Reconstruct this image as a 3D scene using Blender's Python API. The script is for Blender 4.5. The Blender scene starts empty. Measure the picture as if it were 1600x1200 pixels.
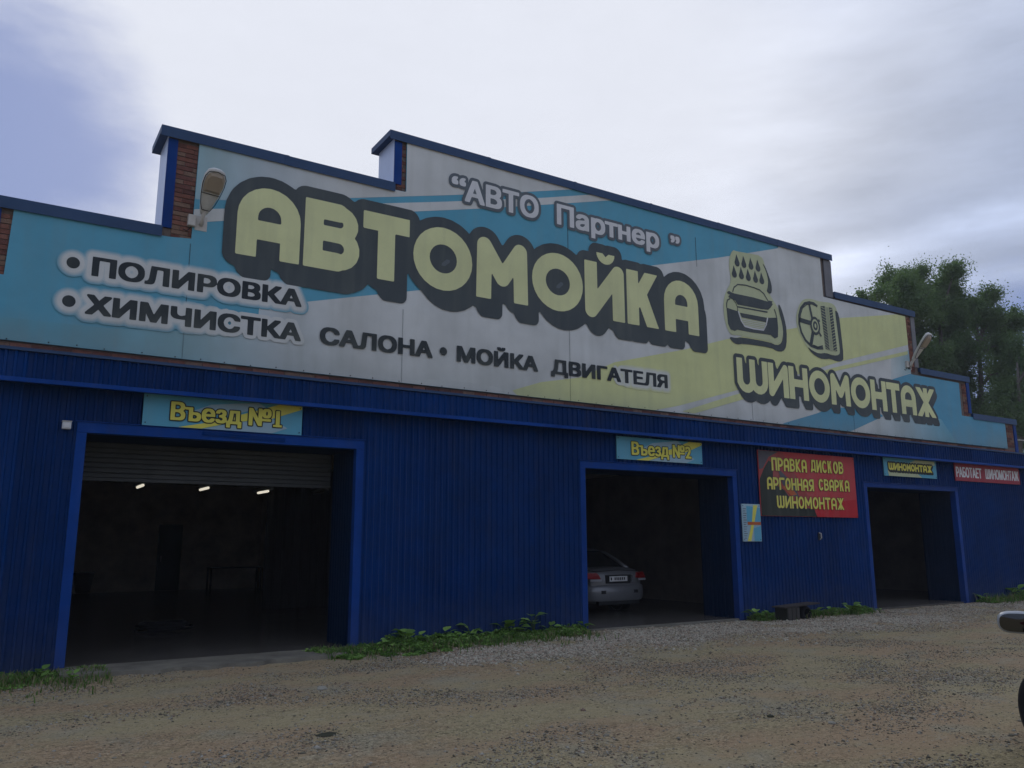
import bpy, bmesh, math, random
import numpy as np
from mathutils import Vector, Matrix, noise, geometry
random.seed(7); RN = np.random.default_rng(7)
SC = bpy.context.scene; COL = SC.collection

# ------------------------------------------------------------------ camera
F_PX = 1277.276; YAW = 0.565108673; PIT = 0.190328986; ROL = -0.00290323135
CAM = np.array([0.0, -12.7417, 1.6])
def _rot():
    cy, sy, cp, sp = math.cos(YAW), math.sin(YAW), math.cos(PIT), math.sin(PIT)
    f = np.array([sy*cp, cy*cp, sp]); r = np.array([cy, -sy, 0.0]); u = np.cross(r, f)
    cr, sr = math.cos(ROL), math.sin(ROL)
    return np.array([cr*r + sr*u, -sr*r + cr*u, f])
RM = _rot()
cam_d = bpy.data.cameras.new('camera'); cam = bpy.data.objects.new('camera', cam_d); COL.objects.link(cam)
cam_d.sensor_width = 36; cam_d.lens = F_PX/1600*36; cam_d.clip_end = 3000; cam_d.clip_start = 0.05
cam.matrix_world = Matrix((( RM[0][0], RM[1][0], -RM[2][0], CAM[0]),
                           ( RM[0][1], RM[1][1], -RM[2][1], CAM[1]),
                           ( RM[0][2], RM[1][2], -RM[2][2], CAM[2]), (0, 0, 0, 1)))
SC.camera = cam

# ------------------------------------------------------------------ light
SUN_AZ = math.radians(22); SUN_EL = math.radians(38)
sun_dir = Vector((math.sin(SUN_AZ)*math.cos(SUN_EL), math.cos(SUN_AZ)*math.cos(SUN_EL), math.sin(SUN_EL)))
ld = bpy.data.lights.new('sun', 'SUN'); ld.energy = 1.0; ld.angle = math.radians(25); ld.color = (1, .96, .9)
sun = bpy.data.objects.new('sun', ld); COL.objects.link(sun)
sun.rotation_euler = sun_dir.to_track_quat('Z', 'Y').to_euler(); sun.location = (0, 0, 60)

W = bpy.data.worlds.new('World'); SC.world = W; W.use_nodes = True
wt = W.node_tree; wt.nodes.clear()
def wn(t, **k):
    n = wt.nodes.new(t)
    for a, b in k.items(): setattr(n, a, b)
    return n
def wl(a, b): wt.links.new(a, b)
def wmath(op, a, b=None, c=None, clamp=False):
    n = wn('ShaderNodeMath', operation=op); n.use_clamp = clamp
    for i, v in enumerate((a, b, c)):
        if v is None: continue
        if isinstance(v, (int, float)): n.inputs[i].default_value = v
        else: wl(v, n.inputs[i])
    return n.outputs[0]
def wramp(val, lo, hi, smooth=True):
    n = wn('ShaderNodeMapRange'); n.interpolation_type = 'SMOOTHSTEP' if smooth else 'LINEAR'
    wl(val, n.inputs[0]); n.inputs[1].default_value = lo; n.inputs[2].default_value = hi
    return n.outputs[0]
def wmix(f, a, b):
    n = wn('ShaderNodeMix', data_type='RGBA')
    if isinstance(f, (int, float)): n.inputs[0].default_value = f
    else: wl(f, n.inputs[0])
    for i, v in ((6, a), (7, b)):
        if isinstance(v, tuple): n.inputs[i].default_value = (*v, 1)
        else: wl(v, n.inputs[i])
    return n.outputs[2]
def wdot(vec, d):
    n = wn('ShaderNodeVectorMath', operation='DOT_PRODUCT'); wl(vec, n.inputs[0]); n.inputs[1].default_value = tuple(d)
    return n.outputs['Value']
def wnoise(vec, scale, det=5, rough=.55):
    n = wn('ShaderNodeTexNoise'); n.inputs['Scale'].default_value = scale; n.inputs['Detail'].default_value = det
    n.inputs['Roughness'].default_value = rough; wl(vec, n.inputs['Vector']); return n.outputs['Fac']
def raydir(px, py):
    v = RM.T @ np.array([(px-800)/F_PX, -(py-600)/F_PX, 1]); return v/np.linalg.norm(v)
sky = wn('ShaderNodeTexSky', sky_type='NISHITA'); sky.sun_disc = False
sky.sun_elevation = SUN_EL; sky.sun_rotation = SUN_AZ; sky.dust_density = 1.5
geo = wn('ShaderNodeTexCoord'); dirv = geo.outputs['Generated']
mp = wn('ShaderNodeMapping'); mp.inputs['Scale'].default_value = (1, 1, 2.6); mp.inputs['Rotation'].default_value = (0, .25, .3); wl(dirv, mp.inputs[0])
n1 = wnoise(mp.outputs[0], 1.6, 6, .5); n2 = wnoise(mp.outputs[0], 4.5, 7, .6)
core = wdot(dirv, raydir(640, 60))
cw = wmath('ADD', core, wmath('MULTIPLY', wmath('SUBTRACT', n1, .5), .22))
glow = wramp(cw, .735, .975)
# grey far cloud -> white core of thin cloud in front of the sun (radiance / 10, the background strength is 0.1)
cloud = wmix(glow, (4.0, 4.6, 6.15), (8.0, 8.3, 9.2))
sepz = wn('ShaderNodeSeparateXYZ'); wl(dirv, sepz.inputs[0])
elev = wmath('ADD', .80, wmath('MULTIPLY', wramp(sepz.outputs[2], 0, 1, False), .75))       # an overcast sky is brighter overhead than at the horizon
elev = wmath('ADD', wmath('MULTIPLY', elev, wmath('SUBTRACT', 1.0, glow)), glow)
streak = wn('ShaderNodeMapping'); streak.inputs['Scale'].default_value = (1.6, 1.6, 7.5); streak.inputs['Rotation'].default_value = (.22, -.30, 0); wl(dirv, streak.inputs[0])
n3 = wnoise(streak.outputs[0], 1.9, 6, .6)
n5 = wnoise(mp.outputs[0], 11, 8, .65)
shade = wmath('ADD', wmath('MULTIPLY', wmath('SUBTRACT', n2, .5), wmath('MULTIPLY', wmath('SUBTRACT', 1.12, glow), .36)), wmath('ADD', 1.0, wmath('MULTIPLY', wmath('SUBTRACT', n5, .5), .07)))
low = wramp(wdot(dirv, raydir(1560, 430)), .90, .995)
dk_ = wramp(wdot(dirv, raydir(1530, 285)), .965, .998)
shade = wmath('MULTIPLY', shade, wmath('ADD', 1.0, wmath('MULTIPLY', wmath('MULTIPLY', wmath('SUBTRACT', n3, .44), low), .85)))
shade = wmath('MULTIPLY', wmath('MULTIPLY', shade, elev), wmath('SUBTRACT', 1.0, wmath('MULTIPLY', dk_, .08)))
def band(p, q, w, amp):       # a long thin cloud bank lying across the sky
    nn = np.cross(raydir(*p), raydir(*q)); nn /= np.linalg.norm(nn)
    v = wmath('ABSOLUTE', wmath('ADD', wdot(dirv, nn), wmath('MULTIPLY', wmath('SUBTRACT', n2, .5), .05)))
    return wmath('MULTIPLY', wmath('MULTIPLY', wramp(v, w, 0), low), wmath('MULTIPLY', wmath('ADD', n3, .25), amp))
shade = wmath('MULTIPLY', shade, wmath('ADD', 1.0, wmath('ADD', band((1250, 425), (1600, 345), .035, .42), band((1350, 470), (1600, 425), .018, .40))))
vm = wn('ShaderNodeVectorMath', operation='SCALE'); wl(cloud, vm.inputs[0]); wl(shade, vm.inputs['Scale'])
# thin breaks where the blue sky shows
br1 = wramp(wmath('ADD', wdot(dirv, raydir(-5, 205)), wmath('MULTIPLY', wmath('SUBTRACT', n2, .5), .02)), .984, .9995)
br2 = wramp(wmath('ADD', wdot(dirv, raydir(1650, 560)), wmath('MULTIPLY', wmath('SUBTRACT', n2, .5), .02)), .993, 1.0)
brk = wmath('MULTIPLY', wmath('MAXIMUM', br1, br2), .95)
skyc = wn('ShaderNodeVectorMath', operation='SCALE'); wl(sky.outputs[0], skyc.inputs[0]); skyc.inputs['Scale'].default_value = .9
fin = wmix(brk, vm.outputs[0], wmix(.85, skyc.outputs[0], (2.15, 2.9, 5.7)))
bg = wn('ShaderNodeBackground'); bg.inputs['Strength'].default_value = .1; wl(fin, bg.inputs['Color'])
wo = wn('ShaderNodeOutputWorld'); wl(bg.outputs[0], wo.inputs[0])
SC.view_settings.view_transform = 'Standard'; SC.view_settings.look = 'None'
SC.view_settings.exposure = 0; SC.view_settings.gamma = 1; SC.view_settings.use_curve_mapping = False

# ------------------------------------------------------------------ helpers
def P(px, py, Y=0.0):
    """a point of the facade (or of a plane parallel to it at depth Y), read off the surveyed photograph"""
    v = RM.T @ np.array([(px-800)/F_PX, -(py-600)/F_PX, 1]); t = (Y-CAM[1])/v[1]
    return (float(CAM[0]+t*v[0]), float(CAM[2]+t*v[2]))
def PX(px, py, Y=0.0): return P(px, py, Y)[0]
def PZ(px, py, Y=0.0): return P(px, py, Y)[1]
def G(px, py, Z=0.0):
    v = RM.T @ np.array([(px-800)/F_PX, -(py-600)/F_PX, 1]); t = (Z-CAM[2])/v[2]
    return (float(CAM[0]+t*v[0]), float(CAM[1]+t*v[1]))

MATS = {}
def mat(name, col, rough=.7, spec=.3, metal=0, var=.12, vscale=3.0, bump=0, bscale=30, emit=None, coat=0, dirt=None, dirt_amt=.4, dscale=1.2):
    if name in MATS: return MATS[name]
    m = bpy.data.materials.new(name); m.use_nodes = True; t = m.node_tree; b = t.nodes['Principled BSDF']
    b.inputs['Roughness'].default_value = rough; b.inputs['Specular IOR Level'].default_value = spec; b.inputs['Metallic'].default_value = metal
    b.inputs['Coat Weight'].default_value = coat
    g = t.nodes.new('ShaderNodeNewGeometry')
    n = t.nodes.new('ShaderNodeTexNoise'); n.inputs['Scale'].default_value = vscale; n.inputs['Detail'].default_value = 6; n.inputs['Roughness'].default_value = .65
    t.links.new(g.outputs['Position'], n.inputs['Vector'])
    mr = t.nodes.new('ShaderNodeMapRange'); mr.inputs[1].default_value = .25; mr.inputs[2].default_value = .75
    mr.inputs[3].default_value = 1-var; mr.inputs[4].default_value = 1+var; t.links.new(n.outputs['Fac'], mr.inputs[0])
    s = t.nodes.new('ShaderNodeVectorMath'); s.operation = 'SCALE'; s.inputs[0].default_value = col; t.links.new(mr.outputs[0], s.inputs['Scale'])
    out = s.outputs[0]
    if dirt:
        n3 = t.nodes.new('ShaderNodeTexNoise'); n3.inputs['Scale'].default_value = dscale; n3.inputs['Detail'].default_value = 8; n3.inputs['Roughness'].default_value = .7
        t.links.new(g.outputs['Position'], n3.inputs['Vector'])
        m3 = t.nodes.new('ShaderNodeMapRange'); m3.inputs[1].default_value = .45; m3.inputs[2].default_value = .75; m3.inputs[4].default_value = dirt_amt
        t.links.new(n3.outputs['Fac'], m3.inputs[0])
        mx = t.nodes.new('ShaderNodeMix'); mx.data_type = 'RGBA'; t.links.new(m3.outputs[0], mx.inputs[0]); t.links.new(out, mx.inputs[6]); mx.inputs[7].default_value = (*dirt, 1)
        out = mx.outputs[2]
    t.links.new(out, b.inputs['Base Color'])
    if bump:
        n2 = t.nodes.new('ShaderNodeTexNoise'); n2.inputs['Scale'].default_value = bscale; n2.inputs['Detail'].default_value = 5
        t.links.new(g.outputs['Position'], n2.inputs['Vector'])
        bp = t.nodes.new('ShaderNodeBump'); bp.inputs['Strength'].default_value = bump; bp.inputs['Distance'].default_value = .02
        t.links.new(n2.outputs['Fac'], bp.inputs['Height']); t.links.new(bp.outputs[0], b.inputs['Normal'])
    if emit:
        b.inputs['Emission Color'].default_value = (*emit[0], 1); b.inputs['Emission Strength'].default_value = emit[1]
    MATS[name] = m; return m
def nodes_of(m): return m.node_tree, m.node_tree.nodes['Principled BSDF']

def link(o, parent=None):
    COL.objects.link(o)
    if parent is not None: o.parent = parent
    return o
def tag(o, label=None, cat=None, group=None, kind=None):
    if label: o['label'] = label
    if cat: o['category'] = cat
    if group: o['group'] = group
    if kind: o['kind'] = kind
    return o
def empty(name, loc, label, cat, group=None, rz=0):
    o = bpy.data.objects.new(name, None); o.location = loc; o.rotation_euler = (0, 0, rz); link(o); o.empty_display_size = .1
    return tag(o, label, cat, group)
def obj(name, V, Fc, m, parent=None, smooth=False, loc=None):
    me = bpy.data.meshes.new(name); me.from_pydata([tuple(map(float, v)) for v in V], [], Fc); me.update()
    o = bpy.data.objects.new(name, me); me.materials.append(m)
    if smooth: me.polygons.foreach_set('use_smooth', [True]*len(me.polygons))
    if loc: o.location = loc
    return link(o, parent)
def np_obj(name, V, Fc, m, parent=None, smooth=False, mi=None):
    """V (n,3) float, Fc (m,k) int"""
    me = bpy.data.meshes.new(name); V = np.asarray(V, dtype=np.float32); Fc = np.asarray(Fc, dtype=np.int32); k = Fc.shape[1]
    me.vertices.add(len(V)); me.vertices.foreach_set('co', V.ravel())
    me.loops.add(Fc.size); me.loops.foreach_set('vertex_index', Fc.ravel())
    me.polygons.add(len(Fc)); me.polygons.foreach_set('loop_start', np.arange(0, Fc.size, k, dtype=np.int32))
    for q in (m if isinstance(m, (list, tuple)) else [m]): me.materials.append(q)
    if mi is not None: me.polygons.foreach_set('material_index', np.asarray(mi, dtype=np.int32))
    if smooth: me.polygons.foreach_set('use_smooth', np.ones(len(Fc), dtype=bool))
    me.update(calc_edges=True); me.validate()
    return link(bpy.data.objects.new(name, me), parent)
class MB:
    def __init__(s): s.v = []; s.f = []
    def add(s, V, Fc):
        n = len(s.v); s.v += [tuple(v) for v in V]; s.f += [tuple(i+n for i in f) for f in Fc]; return s
    def box(s, x0, x1, y0, y1, z0, z1, M=None):
        V = [Vector((x, y, z)) for z in (z0, z1) for y in (y0, y1) for x in (x0, x1)]
        if M is not None: V = [M @ v for v in V]
        return s.add(V, [(0, 2, 3, 1), (4, 5, 7, 6), (0, 1, 5, 4), (2, 6, 7, 3), (0, 4, 6, 2), (1, 3, 7, 5)])
    def tube(s, pts, rad, n=8, caps=True):
        pts = [Vector(p) for p in pts]; rad = [rad]*len(pts) if isinstance(rad, (int, float)) else rad; rings = []
        for i, p in enumerate(pts):
            d = (pts[min(i+1, len(pts)-1)]-pts[max(i-1, 0)]).normalized()
            a = d.cross(Vector((0, 0, 1)) if abs(d.z) < .9 else Vector((1, 0, 0))).normalized(); b = d.cross(a)
            rings.append([p+(a*math.cos(t)+b*math.sin(t))*rad[i] for t in [2*math.pi*k/n for k in range(n)]])
        V = [v for r in rings for v in r]
        Fc = [(i*n+k, i*n+(k+1) % n, (i+1)*n+(k+1) % n, (i+1)*n+k) for i in range(len(pts)-1) for k in range(n)]
        if caps: Fc += [tuple(range(n))[::-1], tuple((len(pts)-1)*n+k for k in range(n))]
        return s.add(V, Fc)
    def lathe(s, prof, n=24, M=None, closed=False):
        """prof: (r, h) pairs round the local z axis"""
        V = []
        for r, h in prof:
            for k in range(n):
                a = 2*math.pi*k/n; v = Vector((r*math.cos(a), r*math.sin(a), h)); V.append(M @ v if M is not None else v)
        m = len(prof); Fc = []
        for i in range(m if closed else m-1):
            j = (i+1) % m
            for k in range(n): Fc.append((i*n+k, i*n+(k+1) % n, j*n+(k+1) % n, j*n+k))
        if not closed: Fc += [tuple(range(n))[::-1], tuple((m-1)*n+k for k in range(n))]
        return s.add(V, Fc)
    def prism_y(s, poly, y0, y1):
        """polygon in XZ (counter-clockwise seen from -Y), extruded along Y"""
        n = len(poly); V = [(x, y0, z) for x, z in poly]+[(x, y1, z) for x, z in poly]
        Fc = [tuple(range(n)), tuple(range(2*n-1, n-1, -1))]+[(i, i+n, (i+1) % n+n, (i+1) % n) for i in range(n)]
        return s.add(V, Fc)
    def build(s, name, m, parent=None, smooth=False, bevel=0, seg=2, sub=0):
        o = obj(name, s.v, s.f, m, parent, smooth)
        if bevel:
            b = o.modifiers.new('b', 'BEVEL'); b.width = bevel; b.segments = seg; b.limit_method = 'ANGLE'
        if sub:
            b = o.modifiers.new('s', 'SUBSURF'); b.levels = b.render_levels = sub
        return o
def box(name, x0, x1, y0, y1, z0, z1, m, parent=None, bevel=0): return MB().box(x0, x1, y0, y1, z0, z1).build(name, m, parent, bevel=bevel)

# ------------------------------------------------------------------ flat print: shapes and lettering
def smoothp(pts, it=2):
    pts = [tuple(p) for p in pts]
    for _ in range(it):
        q = []
        for i in range(len(pts)):
            a, b = pts[i], pts[(i+1) % len(pts)]
            q += [(a[0]*.75+b[0]*.25, a[1]*.75+b[1]*.25), (a[0]*.25+b[0]*.75, a[1]*.25+b[1]*.75)]
        pts = q
    return pts
def evenodd(polys, X, Y):
    ins = np.zeros(X.shape, bool)
    for p in polys:
        p = np.asarray(p); a = p; b = np.roll(p, -1, 0)
        for (x0, y0), (x1, y1) in zip(a, b):
            if y0 == y1: continue
            c = ((y0 > Y) != (y1 > Y)); ins ^= c & (X < (x1-x0)*(Y-y0)/(y1-y0)+x0)
    return ins
def sdf(polys, X, Y):
    D = np.full(X.shape, 1e9, np.float32)
    for p in polys:
        p = np.asarray(p, dtype=np.float32)
        for a, b in zip(p, np.roll(p, -1, 0)):
            d = b-a; L = float(d@d)
            if L < 1e-12: continue
            t = np.clip(((X-a[0])*d[0]+(Y-a[1])*d[1])/L, 0, 1)
            D = np.minimum(D, (X-a[0]-t*d[0])**2+(Y-a[1]-t*d[1])**2)
    D = np.sqrt(D); D[evenodd(polys, X, Y)] *= -1
    return D
def grid(x0, x1, y0, y1, c):
    xs = np.arange(x0, x1+c, c, dtype=np.float32); ys = np.arange(y0, y1+c, c, dtype=np.float32)
    return (xs, ys)+tuple(np.meshgrid(xs, ys))
def contour(Fv, xs, ys, lvl=0.0):
    """closed loops of the level set of Fv[iy, ix]; inside is Fv < lvl"""
    A = Fv-lvl; A = np.where(A == 0, 1e-7, A); A[0, :] = np.maximum(A[0, :], 1e-4); A[-1, :] = np.maximum(A[-1, :], 1e-4)
    A[:, 0] = np.maximum(A[:, 0], 1e-4); A[:, -1] = np.maximum(A[:, -1], 1e-4)
    ins = A < 0
    code = ins[:-1, :-1]*1+ins[:-1, 1:]*2+ins[1:, 1:]*4+ins[1:, :-1]*8
    T = {1: [(3, 0)], 2: [(0, 1)], 3: [(3, 1)], 4: [(1, 2)], 5: [(3, 0), (1, 2)], 6: [(0, 2)], 7: [(3, 2)], 8: [(2, 3)], 9: [(2, 0)], 10: [(0, 1), (2, 3)], 11: [(2, 1)], 12: [(1, 3)], 13: [(1, 0)], 14: [(0, 3)]}
    def key(i, j, e): return (('h', i, j), ('v', i, j+1), ('h', i+1, j), ('v', i, j))[e]
    def pos(k):
        t, i, j = k
        if t == 'h':
            a, b = A[i, j], A[i, j+1]; s = a/(a-b); return (float(xs[j]+(xs[j+1]-xs[j])*s), float(ys[i]))
        a, b = A[i, j], A[i+1, j]; s = a/(a-b); return (float(xs[j]), float(ys[i]+(ys[i+1]-ys[i])*s))
    nxt = {}
    for i, j in zip(*np.nonzero((code > 0) & (code < 15))):
        for a, b in T[int(code[i, j])]: nxt[key(i, j, a)] = key(i, j, b)
    loops = []
    while nxt:
        k0, k = next(iter(nxt.items())); del nxt[k0]; lp = [k0]
        while k != k0 and k in nxt: lp.append(k); k = nxt.pop(k)
        if len(lp) > 3:
            pts = [pos(k) for k in lp]; q = []
            for p in pts:
                if not q or abs(p[0]-q[-1][0])+abs(p[1]-q[-1][1]) > 1e-4: q.append(p)
            loops.append(simplify(q))
    return [l for l in loops if len(l) > 2]
def simplify(pts, tol=.0012):
    for _ in range(3):
        q = []; i = 0; n = len(pts)
        while i < n:
            a = q[-1] if q else pts[-1]; b = pts[i]; c = pts[(i+1) % n]
            dx, dy = c[0]-a[0], c[1]-a[1]; L = math.hypot(dx, dy) or 1
            if abs((b[0]-a[0])*dy-(b[1]-a[1])*dx)/L < tol and i+1 < n: 
                q.append(c); i += 2
            else: q.append(b); i += 1
        if len(q) == n: break
        pts = q
    return pts
def fill(polys):
    vs = []; es = []
    for p in polys:
        n = len(vs); vs += [Vector(q) for q in p]; es += [(n+i, n+(i+1) % len(p)) for i in range(len(p))]
    r = geometry.delaunay_2d_cdt(vs, es, [], 0, 1e-6); V = [(v[0], v[1]) for v in r[0]]; Fc = [tuple(f) for f in r[2]]
    if not Fc: return V, []
    Va = np.array(V); Fa = np.array(Fc); c = Va[Fa].mean(1); ok = evenodd(polys, c[:, 0], c[:, 1])
    out = []
    for f, k in zip(Fc, ok):
        if not k: continue
        a, b, c_ = (V[i] for i in f)
        out.append(f if (b[0]-a[0])*(c_[1]-a[1])-(b[1]-a[1])*(c_[0]-a[0]) > 0 else f[::-1])
    return V, out
def printed(name, polys, Y, m, parent, label=None):
    V, Fc = fill(polys)
    if not Fc: return None
    o = obj(name, [(x, Y, z) for x, z in V], Fc, m, parent)
    if label: o['label'] = label
    return o
# -- outlines of the built-in font
def font_polys(body, x0, x1, z0, cap):
    c = bpy.data.curves.new('t', 'FONT'); c.body = body; o = bpy.data.objects.new('t', c); COL.objects.link(o)
    bpy.context.view_layer.update(); cc = o.to_curve(bpy.context.evaluated_depsgraph_get()); out = []
    for s in cc.splines:
        bp = s.bezier_points; pts = []
        for i in range(len(bp)):
            a, b = bp[i], bp[(i+1) % len(bp)]
            p0, p1, p2, p3 = a.co, a.handle_right, b.handle_left, b.co
            straight = a.handle_right_type == 'VECTOR' and b.handle_left_type == 'VECTOR'
            for t in ((0,) if straight else (0, .25, .5, .75)):
                u = 1-t; q = p0*u**3+p1*3*u*u*t+p2*3*u*t*t+p3*t**3; pts.append((q.x, q.y))
        out.append(pts)
    o.to_curve_clear(); bpy.data.objects.remove(o)
    xs = [p[0] for l in out for p in l]; a, b = min(xs), max(xs)
    return [[(x0+(x-a)/(b-a)*(x1-x0), z0+y/.728*cap) for x, y in l] for l in out]
# -- stroke lettering used on the banners
def arc(cx, cy, rx, ry, a0, a1, n=9): return [(cx+rx*math.cos(math.radians(a0+(a1-a0)*i/n)), cy+ry*math.sin(math.radians(a0+(a1-a0)*i/n))) for i in range(n+1)]
def glyph(ch, Wd, w):
    h = w/2; L = h; R = Wd-h; B = h; T = 1-h; M = Wd/2; r = (R-L)/2; lo = -.3; hi = 1.3
    if ch == 'А': return [([(L, lo)]+arc(M, T-r, r, r, 180, 0, 12)+[(R, lo)], w), ([(L, .385), (R, .385)], w)]
    if ch == 'В': y = .53; a = (T-y)/2; b = (y-B)/2; return [([(L, lo), (L, hi)], w), ([(L, T), (R-a*1.15, T)]+arc(R-a*1.15, y+a, a, a, 90, -90)+[(L, y)], w*.82), ([(L, B), (R-b, B)]+arc(R-b, B+b, b, b, -90, 90)+[(L, y)], w*.85), ([(L, T), (R-a*1.2, T)], w), ([(L, B), (R-b*1.1, B)], w)]
    if ch == 'Б': b = .27-h/2; return [([(L, lo), (L, hi)], w), ([(L, T), (R, T)], w), ([(L, B), (R-b, B)]+arc(R-b, B+b, b, b, -90, 90)+[(L, B+2*b)], w)]
    if ch == 'Т': return [([(-.3, T), (Wd+.3, T)], w), ([(M, lo), (M, T)], w)]
    if ch == 'О': return [(arc(M, .5, (Wd-w)/2, (1-w)/2, 0, 360, 28), w)]
    if ch == 'С': return [(arc(M, .5, (Wd-w)/2, (1-w)/2, 48, 312, 20), w)]
    if ch == 'М': return [([(L, lo), (L+.02, T), (M, B+.24), (R-.02, T), (R, lo)], w)]
    if ch in 'ИЙ': return [([(L, hi), (L, B), (R, T), (R, lo)], w)]
    if ch == 'К' and Wd < .62: return [([(L, lo), (L, hi)], w), ([(L, .42), (R-w*.1, 1), (R+.08, 1.25)], w*.9), ([(L+.02, .55), (R-w*.1, 0), (R+.08, -.25)], w*.9)]
    if ch == 'К': return [([(L, lo), (L, hi)], w), ([(L+.08, .44), (R-.13, 1), (R+.06, 1.3)], w*.95), ([(L+.2, .58), (R-.12, 0), (R+.05, -.3)], w*.95)]
    if ch == 'Ж': return [([(M, lo), (M, hi)], w)]+[([(M, .5), (M+s*(M-h*1.1), y), (M+s*(M-h*.2), y+(y-.5)*.6)], w*.92) for s in (-1, 1) for y in (0, 1)]
    if ch == 'Ш': return [([(L, hi), (L, .3)]+arc((L+M)/2, B+(M-L)/2, (M-L)/2, (M-L)/2, 180, 360)+[(M, hi)], w), ([(M, hi), (M, .3)]+arc((M+R)/2, B+(M-L)/2, (M-L)/2, (M-L)/2, 180, 360)+[(R, hi)], w)]
    if ch == 'Н': return [([(L, lo), (L, hi)], w), ([(R, lo), (R, hi)], w), ([(L, .5), (R, .5)], w)]
    if ch == 'П': return [([(L, lo), (L, T), (R, T), (R, lo)], w)]
    if ch == 'Р': a = (T-.4)/2; return [([(L, lo), (L, hi)], w), ([(L, T), (R-a, T)]+arc(R-a, .4+a, a, a, 90, -90)+[(L, .4)], w)]
    if ch == 'Д': return [([(L*.8, lo), (L*.8, .20), (Wd-L*.8, .20), (Wd-L*.8, lo)], w*.85), ([(L+.03, .2), (L+.10, T), (R-.03, T), (R-.03, .2)], w*.85)]
    if ch == 'Г': return [([(L, lo), (L, T), (Wd+.3, T)], w)]
    if ch == 'Я': a = (T-.42)/2; return [([(R, lo), (R, hi)], w), ([(R, T), (L+a, T)]+arc(L+a, .42+a, a, a, 90, 270)+[(R, .42)], w), ([(R-.05, .44), (L, -.05), (L-.1, -.3)], w)]
    if ch == 'Е': return [([(L, lo), (L, hi)], w), ([(L, T), (Wd+.3, T)], w), ([(L, B), (Wd+.3, B)], w), ([(L, .5), (R, .5)], w)]
def glyph_polys(items, z0, cap, w, cell):
    """items: (letter, x0, x1); w in cap heights"""
    polys = []
    for ch, x0, x1 in items:
        Wd = (x1-x0)/cap; xs, ys, X, Y = grid(-.12, Wd+.12, -.12, 1.12, cell/cap)
        D = np.full(X.shape, 9.0, np.float32)
        for pl, wd in glyph(ch, Wd, w):
            for (ax, ay), (bx, by) in zip(pl[:-1], pl[1:]):
                dx, dy = bx-ax, by-ay; L = dx*dx+dy*dy+1e-12; t = np.clip(((X-ax)*dx+(Y-ay)*dy)/L, 0, 1)
                D = np.minimum(D, np.sqrt((X-ax-t*dx)**2+(Y-ay-t*dy)**2)-wd/2)
        bx_ = np.maximum(np.maximum(-X, X-Wd), np.maximum(-Y, Y-1))
        D = np.maximum(D, bx_)
        for lp in contour(D, xs, ys): polys.append([(x0+x*cap, z0+y*cap) for x, y in lp])
    return polys
def dilate(polys, r, cell, sweep=None, n=6, rs=None):
    xs_ = [p[0] for l in polys for p in l]; ys_ = [p[1] for l in polys for p in l]; m = max(r, 0)+.05+(abs(sweep[0])+abs(sweep[1]) if sweep else 0)
    xs, ys, X, Y = grid(min(xs_)-m, max(xs_)+m, min(ys_)-m, max(ys_)+m, cell); D = sdf(polys, X, Y)
    if sweep:
        D0 = D.copy()
        for k in range(1, n+1):
            ix = round(sweep[0]*k/n/cell); iy = round(sweep[1]*k/n/cell)
            D = np.minimum(D, np.roll(np.roll(D0, iy, 0), ix, 1)+((r-rs) if rs is not None else 0))
    return contour(D, xs, ys, r)

def bolden(polys, a, b, cell=.01):
    """thicken by a sideways and b up and down, keeping square corners"""
    xs_ = [p[0] for l in polys for p in l]; ys_ = [p[1] for l in polys for p in l]
    xs, ys, X, Y = grid(min(xs_)-.06, max(xs_)+.06, min(ys_)-.06, max(ys_)+.06, cell); D = np.clip(sdf(polys, X, Y), -1, .05)
    def sh(D, d, axn):
        k = d/cell; i0 = int(math.floor(k)); f = k-i0; out = D
        for i in range(1, i0+1): out = np.minimum(out, np.minimum(np.roll(D, i, axn), np.roll(D, -i, axn)))
        if f > .02:
            for sg in (1, -1): out = np.minimum(out, np.roll(D, sg*i0, axn)*(1-f)+np.roll(D, sg*(i0+1), axn)*f)
        return out
    D = sh(D, a, 1); D = sh(D, b, 0)
    return contour(D, xs, ys)

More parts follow.
